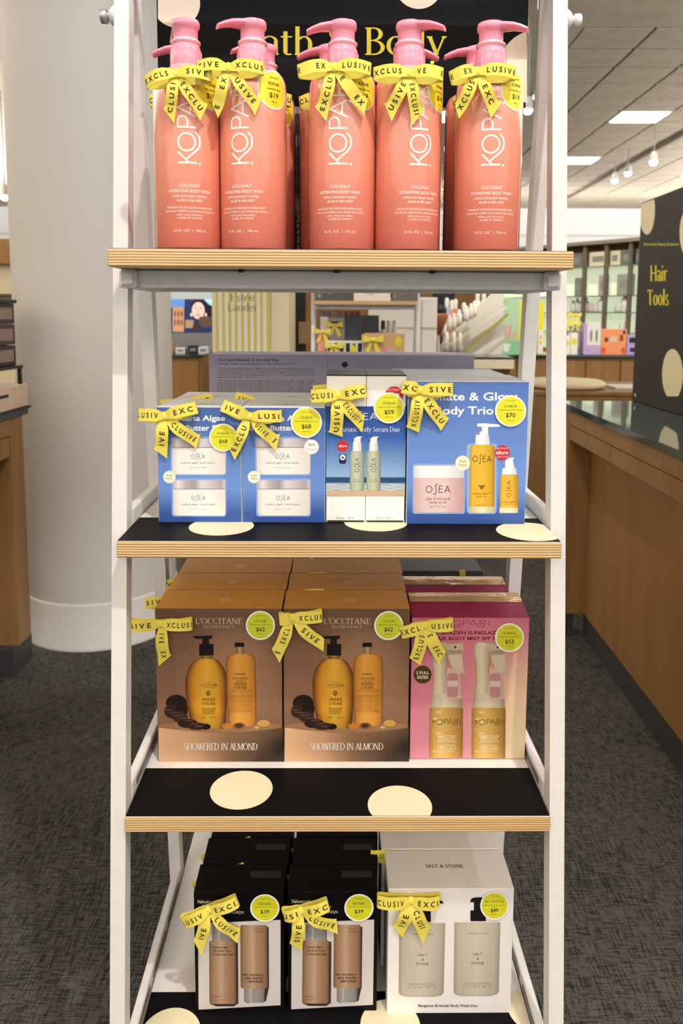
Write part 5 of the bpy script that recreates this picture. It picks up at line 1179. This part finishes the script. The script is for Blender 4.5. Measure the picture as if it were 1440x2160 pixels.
d2(669, 688, 700, .0, 'coral_gift_box', 'small coral gift box with yellow bow at the left of the background rack', '#e8a08c', .06, ((.1, .1, .8, .45, '#e06a52', True),), (680, 700), 1.1)
d2(690, 767, 719, -.02, 'chevron_gift_box', 'black and white chevron gift box with yellow bow on the background rack', '#e8e6d8', .08, tuple(((i % 6)/6.1+.02, .12+.42*(i//6), (i % 6)/6.1+.13, .5+.42*(i//6), '#22251f', i % 2 == 0) for i in range(12))+((.62, .25, .8, .85, '#e3d832', True),), (704, 730), 1.3)
d2(768, 853, 703, -.03, 'kraft_gift_box', 'kraft tan gift box with yellow bow and pink flower on the background rack', '#cfa878', .09, ((.28, .02, .76, .55, '#cdb9ae', False), (.4, .4, .55, .6, '#e08a94', True), (.28, .05, .42, .25, '#e4a0a6', True), (.76, .6, .94, .92, '#e0d63a', True)), (786, 717), 1.5)
for i, (px, c) in enumerate(((680, '#b9a0c0'), (693, '#c3aecb'), (706, '#f2d9c4'), (717, '#f0c8a8'), (730, '#ee9a86'), (742, '#f08a7c'), (754, '#ef9c8e'))):
    d2(px-5, px+5, 656, .19, 'slim_carton', ('leftmost lilac', 'lilac, second from the left,', 'cream', 'peach', 'coral, beside the peach one,', 'coral, middle of three,', 'coral, rightmost,')[i]+' slim carton in the back row of the background rack', c, .05)
for i, px in enumerate((771, 795, 808, 820, 832)):
    Y = 4.2; q = S(px, 660, Y); t = thing('white_bottle', 'small white bottle, %s of five beside the slate boxes' % ('first', 'second', 'third', 'fourth', 'fifth')[i], 'bottle', (q.x, Y, SHELF[1][1]+.0008), 'white bottles on the background rack', True)
    MB().lathe([(0, 0), (.018, 0), (.019, .004), (.019, .17), (.012, .19)], 16).build('bottle_body', plain('#efece6', .35), t); MB().lathe([(.011, .188), (.012, .19), (.012, .235), (0, .24)], 14).build('cap', plain('#f6f4f0', .35) if i != 2 else plain('#5a3c28', .4), t)
wc = thing('white_wall_case', 'white display case seen behind the background rack', 'display case', (.52, 5.5, 0), None, True)
MB().box(-.42, .07, 0, .3, 0, 1.42, 0, .004).build('case_body', plain('#efece4', .5), wc); MB().box(-.42, .07, -.006, -.0005, 1.2, 1.21).build('shelf_line', plain('#cfc9bc', .5), wc)
MB().box(-.04, -.036, -.006, -.0005, .2, 1.4).build('door_gap', plain('#c5bfb2', .5), wc)

# ---- makeup tester gondola -----------------------------------------------------------------
tg = thing('tester_gondola', 'makeup tester counter crowded with white testers left of the green card', 'counter', (1.05, 6.2, 0), None, True)
MB().box(-.42, .2, -.1, .5, .08, .92, 0, .004).build('body', wood('dark_oak', '#6a4a2a', '#7d5a34', (9, 9, .8)), tg); MB().box(-.16, .22, -.14, -.101, .87, .945, 0, .003).build('cream_front', plain('#e0d6b8', .5), tg)
MB().box(-.45, .22, -.14, .52, .946, .965, 0, .002).build('dark_top', plain('#3b3a36', .2, coat=.5), tg)
MB().prism([(-.34, .966), (.2, .966), (.2, 1.5), (.12, 1.5), (-.34, 1.02)], .25, .3).build('slanted_back', plain('#d9d3c4', .5), tg)
rp = MB(); rp.bar((-.30, .12, 1.03), (.2, .12, 1.36), .09, .012, 0, (0, 1, 0)); rp.build('tester_ramp', plain('#d8d4c6', .35), tg)
rp = MB(); rp.bar((-.14, .072, 1.0), (.205, .072, 1.31), .006, .02, 0, (0, 1, 0)); rp.build('olive_strip', plain('#a39a2c', .4), tg)
for i in range(9):
    px, py = ((905, 722), (921, 700), (936, 690), (947, 679), (957, 676), (968, 668), (983, 660), (993, 655), (1000, 650))[i]; q = S(px, py, 6.28)
    t = thing('tester_tube', 'white tester on the slanted ramp, %s from its lower end' % ('first', 'second', 'third', 'fourth', 'fifth', 'sixth', 'seventh', 'eighth', 'ninth')[i], 'tester', q, 'testers on the slanted ramp', True)
    MB().lathe([(0, -.07), (.022, -.07), (.024, -.03), (.024, .02), (.016, .03)], 14).build('tube', plain('#efe9da', .35), t); MB().lathe([(.012, .028), (.013, .05), (.008, .058), (0, .06)], 12).build('cap', plain('#fbfaf4', .2), t)
for i, (px, h, c, nm) in enumerate(((940, .30, '#aab4dc', 'pale blue tall tester bottle'), (950, .28, '#d99a80', 'peach tall tester bottle'), (958, .29, '#c98a6a', 'rust tall tester bottle'), (976, .26, '#4f86c4', 'bright blue topped tester bottle'), (1004, .36, '#efeae0', 'tall white tester bottle left of the green card'), (1017, .36, '#f2ede4', 'tall white tester bottle touching the green card'))):
    q = S(px, 740, 6.6); t = thing('tester_bottle', nm+' on the tester counter', 'bottle', (q.x, 6.6, .9655), 'tall testers on the counter', True)
    MB().lathe([(0, 0), (.03, 0), (.032, .01), (.032, h+.06), (.02, h+.1)], 16).build('bottle_body', plain(c, .3), t); MB().lathe([(.018, h+.098), (.019, h+.16), (.01, h+.18), (0, h+.18)], 14).build('cap', plain('#e9e4da', .25), t)
for i, px in enumerate((943, 958, 971)):
    q = S(px, 735, 6.08); t = thing('brush_holder', 'chrome tester holder, %s of three at the counter front' % ('left', 'middle', 'right')[i], 'holder', (q.x, 6.08+.04, .9655), 'chrome holders at the tester counter front', True)
    MB().lathe([(0, 0), (.026, 0), (.026, .1), (.022, .1), (.022, .01), (0, .01)], 16).build('cup', plain('#9a948a', .25), t); MB().lathe([(0, .012), (.015, .012), (.017, .15), (.01, .19), (0, .2)], 12).build('tube', plain('#f1e8d2', .4), t)
ob = thing('brown_cone_display', 'brown tapered display with a round black top beside the white case', 'display', S(925, 706, 6.2), None, True)
MB().lathe([(0, 0), (.02, 0), (.075, .15), (.07, .17), (0, .19)], 20).build('brown_cone', plain('#9c6238', .5), ob); MB().lathe([(0, .15), (.055, .165), (.062, .2), (.045, .24), (0, .255)], 20).build('black_top', plain('#141314', .5), ob)
q = S(925, 706, 6.2); MB().lathe([(0, .966-q.z), (.05, .966-q.z), (.05, .976-q.z), (.008, .98-q.z), (.008, 0)], 16).build('foot', plain('#c9c2b2', .4), ob)
sb_ = thing('black_screen', 'black panel screen above the makeup testers', 'screen', S(935, 642, 7.0), None, True)
z0 = S(935, 642, 7.0).z
MB().box(-.1, .1, -.02, .02, -.02, .13, 0, .004).build('screen', plain('#0f0f12', .25), sb_); MB().box(-.02, .02, -.015, .015, .0-z0, -.021).build('pole', plain('#1a1a1c', .4), sb_)
# ---- right back counter with its cards and boxes --------------------------------------------
back_counter(1.12, 3.3, 6.75, 'oak counter with glass top under the green shelving', 7)
def on3(px, dy=.1): return S(px, 750, 6.75+dy).x
def card(x0, x1, ptop, name, label, col, d=.03, dy=.12, arts=None):
    Y = 6.75+dy; a, c = S(x0, ptop, Y), S(x1, ptop, Y); t = thing(name, label, 'sign', ((a.x+c.x)/2, Y, .9505), None, True)
    MB().box(a.x-(a.x+c.x)/2, c.x-(a.x+c.x)/2, 0, d, 0, a.z-.9505, 0, .003).build('board', plain(col, .45), t)
    if arts:
        A = Art(lambda x, y: (S(x, y, Y).x-(a.x+c.x)/2, S(x, y, Y).z-.9505), .002); arts(A); A.build('printed_graphic', t)
def gcard(A):
    A.text('CLINIQUE GIFT', 1030, 1070, 639, 5, '#6f9474'); A.text('Free gift', 1030, 1051, 650, 5, '#6f9474'); A.text('with any purchase', 1031, 1068, 656, 2.6, '#7fa384'); A.ell(1046, 672, 7, 6, '#86a98a'); A.ell(1046, 672, 5.8, 4.8, '#aed0a8')
    A.profile([(676, 1031, 1057), (715, 1029, 1058)], [(0, '#5f9a63'), (.5, '#7cb57c'), (1, '#5f9a63')]); A.rect(1030, 685, 1057, 686.5, '#4f8a55'); A.profile([(686, 1063, 1079), (690, 1064, 1078), (718, 1067, 1075)], [(0, '#cf9a90'), (.5, '#e6b9ae'), (1, '#c68f86')])
    A.ell(1086, 708, 4.5, 8, '#e0a878', 14); A.rect(1030, 719, 1096, 748, '#8fc79b'); A.ell(1045, 734, 8, 9, '#23302a', 16); A.profile([(725, 1058, 1077), (742, 1061, 1074)], [(0, '#cfdccb'), (.5, '#e9efe4'), (1, '#c5d4c2')])
card(1028, 1096, 628, 'green_card', 'pale green gift offer card on the back counter', '#aed0a8', .05, .12, gcard)
card(1092, 1147, 636, 'yellow_card', 'bright yellow card behind the right rear rack leg', '#e8dc28', .03, .3)
G3 = 'boxes on the right back counter'
def b3(x0, x1, ptop, name, label, col, prints=(), dy=.1, d=.1, bows=()):
    Y = 6.75+dy; a, c = S(x0, ptop, Y), S(x1, ptop, Y); t = box_thing(name, label, 'box', Vector(((a.x+c.x)/2, Y+d/2, .9505)), c.x-a.x, d, a.z-.9505, col, G3, None, prints)
    for q in bows: w2 = S(*q, Y); mini_bow(t, w2.x-(a.x+c.x)/2, -d/2-.004, w2.z-.9505, 1.4)
b3(1135, 1146, 697, 'spotted_carton', 'slim carton with yellow spots between rack leg and post', '#f0e6dc', ((.2, .4, .8, .6, '#e3d23a', True), (.3, .65, .7, .8, '#e58a6a', True)))
b3(1188, 1203, 708, 'white_yellow_carton', 'left white carton with yellow disc under the yellow bows', '#eef0dc', ((.1, .45, .9, .75, '#e8df3e', True),))
b3(1204, 1219, 702, 'white_yellow_carton', 'right white carton with yellow disc under the yellow bows', '#eef0dc', ((.1, .45, .9, .75, '#e8df3e', True),), bows=())
b3(1185, 1222, 688, 'purple_gift_box', 'purple gift box hung with yellow bows at the post edge', '#8c82a4', (), .25, .1, ((1192, 664), (1213, 665), (1192, 682), (1212, 683), (1194, 737)))
b3(1232, 1268, 681, 'lavender_set', 'lavender boxed set with bottle pictures left of the orange box', '#c2a8d4', ((.2, .3, 1, 1, '#e6e2da', False), (.35, .4, .5, .8, '#8a8a92', True), (.68, .4, .82, .8, '#6f8a74', True)))
b3(1268, 1322, 694, 'orange_set', 'orange boxed set on the back counter beside the sign', '#f09a66', ((.02, .04, .2, .3, '#e0553f', True), (.8, .04, .98, .3, '#e0553f', True), (.14, .5, .28, .68, '#6a4a38', False), (.36, .5, .62, .7, '#d9c9a8', False), (.74, .55, .86, .78, '#8a4a34', False), (.84, .8, .95, .96, '#3a3444', True)))
b3(1323, 1345, 706, 'violet_set', 'violet boxed set cut off by the black sign', '#b9a0d6', ((.2, .6, .8, .85, '#2a2030', False), (.3, .15, .9, .35, '#2a2030', False)))
# ---- green glass wall shelving --------------------------------------------------------------
FR = Vector((3.42, 8.2, 0)); FL_ = Vector((2.05, 9.9, 0)); dv = (FR-FL_); LN = dv.length; az = math.atan2(dv.y, dv.x)
gs = thing('glass_wall_unit', 'pale green glass wall shelving with dark uprights behind the back counter', 'shelving', FL_, None, True, az)
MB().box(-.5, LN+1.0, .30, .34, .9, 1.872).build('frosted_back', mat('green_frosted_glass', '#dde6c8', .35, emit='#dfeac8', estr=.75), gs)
MB().box(-.5, LN+1.0, .28, .36, 1.875, 2.118).build('wood_header', OAK, gs)
def along(px):                               # where the line of sight through a picture column meets the shelving front
    d = RSI @ ray(px, 650); o = RSI @ CAM; det = d.x*(-dv.y)+d.y*dv.x; q = FL_-o
    return LN*(d.x*q.y-d.y*q.x)/(-(d.x*dv.y-d.y*dv.x))
ups = [along(px) for px in (1182, 1227, 1272, 1323, 1344)]
for x in ups: MB().box(x-.02, x+.02, .0, .05, .9, 2.12, 0, .003).build('upright', plain('#6f6450', .4), gs)
for z in (1.10, 1.33, 1.52, 1.86): MB().box(-.5, LN+1.0, .0, .28, z, z+.012).build('glass_shelf', [mat('green_shelf_glass', '#5e7a58', .1, coat=.5)], gs)
MB().box(-.5, LN+1.0, -.05, .3, 2.12, 2.16).build('cornice', plain('#8f8674', .5), gs)
MB().box(-.5, LN+1.0, -.02, .27, .0, .9).build('base_cabinet', OAK, gs)
Mg = Matrix.Translation(FL_) @ Matrix.Rotation(az, 4, 'Z')
def shelf_item(x, z, kind, label, col, w_=.1, h=.14):
    loc = Mg @ Vector((x, .12, z+.0125)); t = thing(kind, label, 'bottle' if 'bottle' in kind or 'jar' in kind else 'box', loc, 'products on the green glass shelves', True, az)
    if 'box' in kind: MB().box(-w_/2, w_/2, -.05, .05, 0, h, 0, .003).build('carton', plain(col, .45), t); MB().box(-w_*.3, w_*.3, -.0512, -.0503, h*.3, h*.7).build('front_print', plain('#9a9890', .5), t)
    else: MB().lathe([(0, 0), (w_*.45, 0), (w_*.5, .01), (w_*.5, h*.72), (w_*.25, h*.8)], 16).build('bottle_body', plain(col, .35), t); MB().lathe([(w_*.22, h*.79), (w_*.24, h), (0, h*1.01)], 12).build('cap', plain('#f1efe8', .35), t)
def bay(i, f): return ups[i]+(ups[i+1]-ups[i])*f
def bw(i, f): return (ups[i+1]-ups[i])*f
shelf_item(bay(0, .6), 1.52, 'grey_box', 'small grey framed box on the upper green shelf at the left', '#8e8c86', bw(0, .3), .22)
shelf_item(bay(1, .7), 1.52, 'pinkish_box', 'narrow pink and grey box on the upper green shelf', '#c7aeb0', bw(1, .28), .24)
shelf_item(bay(2, .65), 1.52, 'photo_box', 'wide grey and cream picture box on the upper green shelf', '#a9a49c', bw(2, .55), .24)
for i in range(4): shelf_item(bay(0, .3+i*.2), 1.33, 'white_bottle', 'white bottle on the middle green shelf, %s from the post' % ('first', 'second', 'third', 'fourth')[i], ('#e9e6de', '#cfd4cc', '#eeeae4', '#d9d6ce')[i], .07, .14+.03*(i % 2))
shelf_item(bay(1, .15), 1.33, 'pale_jar', 'left pale jar on the middle green shelf', '#d9c9c2', .09, .11); shelf_item(bay(1, .38), 1.33, 'pale_jar', 'right pale jar on the middle green shelf', '#e2d3cc', .09, .11); shelf_item(bay(1, .68), 1.33, 'white_bottle', 'tall white bottle beside the pale jars', '#f1efe9', .1, .19)
shelf_item(bay(2, .4), 1.33, 'short_jar', 'short jar left of the tall white bottle on the middle green shelf', '#d9d8cc', .1, .09); shelf_item(bay(2, .7), 1.33, 'white_bottle', 'tallest white bottle on the middle green shelf', '#f4f2ec', .11, .22)
shelf_item(bay(2, .62), 1.10, 'white_jar', 'white jar above the orange boxed set', '#e6e4da', .1, .13)
for i, (x, c, w_) in enumerate(((bay(0, .5), '#7f7c76', bw(0, .5)), (bay(1, .5), '#f3e7c4', bw(1, .85)), (bay(2, .25), '#f0e2b8', bw(2, .4)), (bay(2, .73), '#77756f', bw(2, .44)), (bay(3, .5), '#6d7a80', bw(3, .6)))):
    shelf_item(x, 1.86, 'display_box', ('grey box on top of the green shelving near the post', 'long cream lit box on top of the green shelving', 'short cream box on top of the green shelving', 'grey picture box on top of the green shelving', 'blue grey box on top of the green shelving by the sign')[i], c, w_, .17)
# shelving glimpsed at the far left edge
fs = thing('far_left_shelving', 'cream shelving bay glimpsed at the far left edge', 'shelving', (-4.3, 9.5, 0), None, True)
MB().box(-.8, .9, 0, .4, 0, 1.9).build('bay', plain('#cfc4a8', .6), fs)
for z in (1.2, 1.5): MB().box(-.8, .9, -.1, -.001, z, z+.03).build('shelf', plain('#4a4238', .5), fs)
MB().box(-.8, .9, -.1, .4, 1.901, 2.2).build('header', OAK, fs)
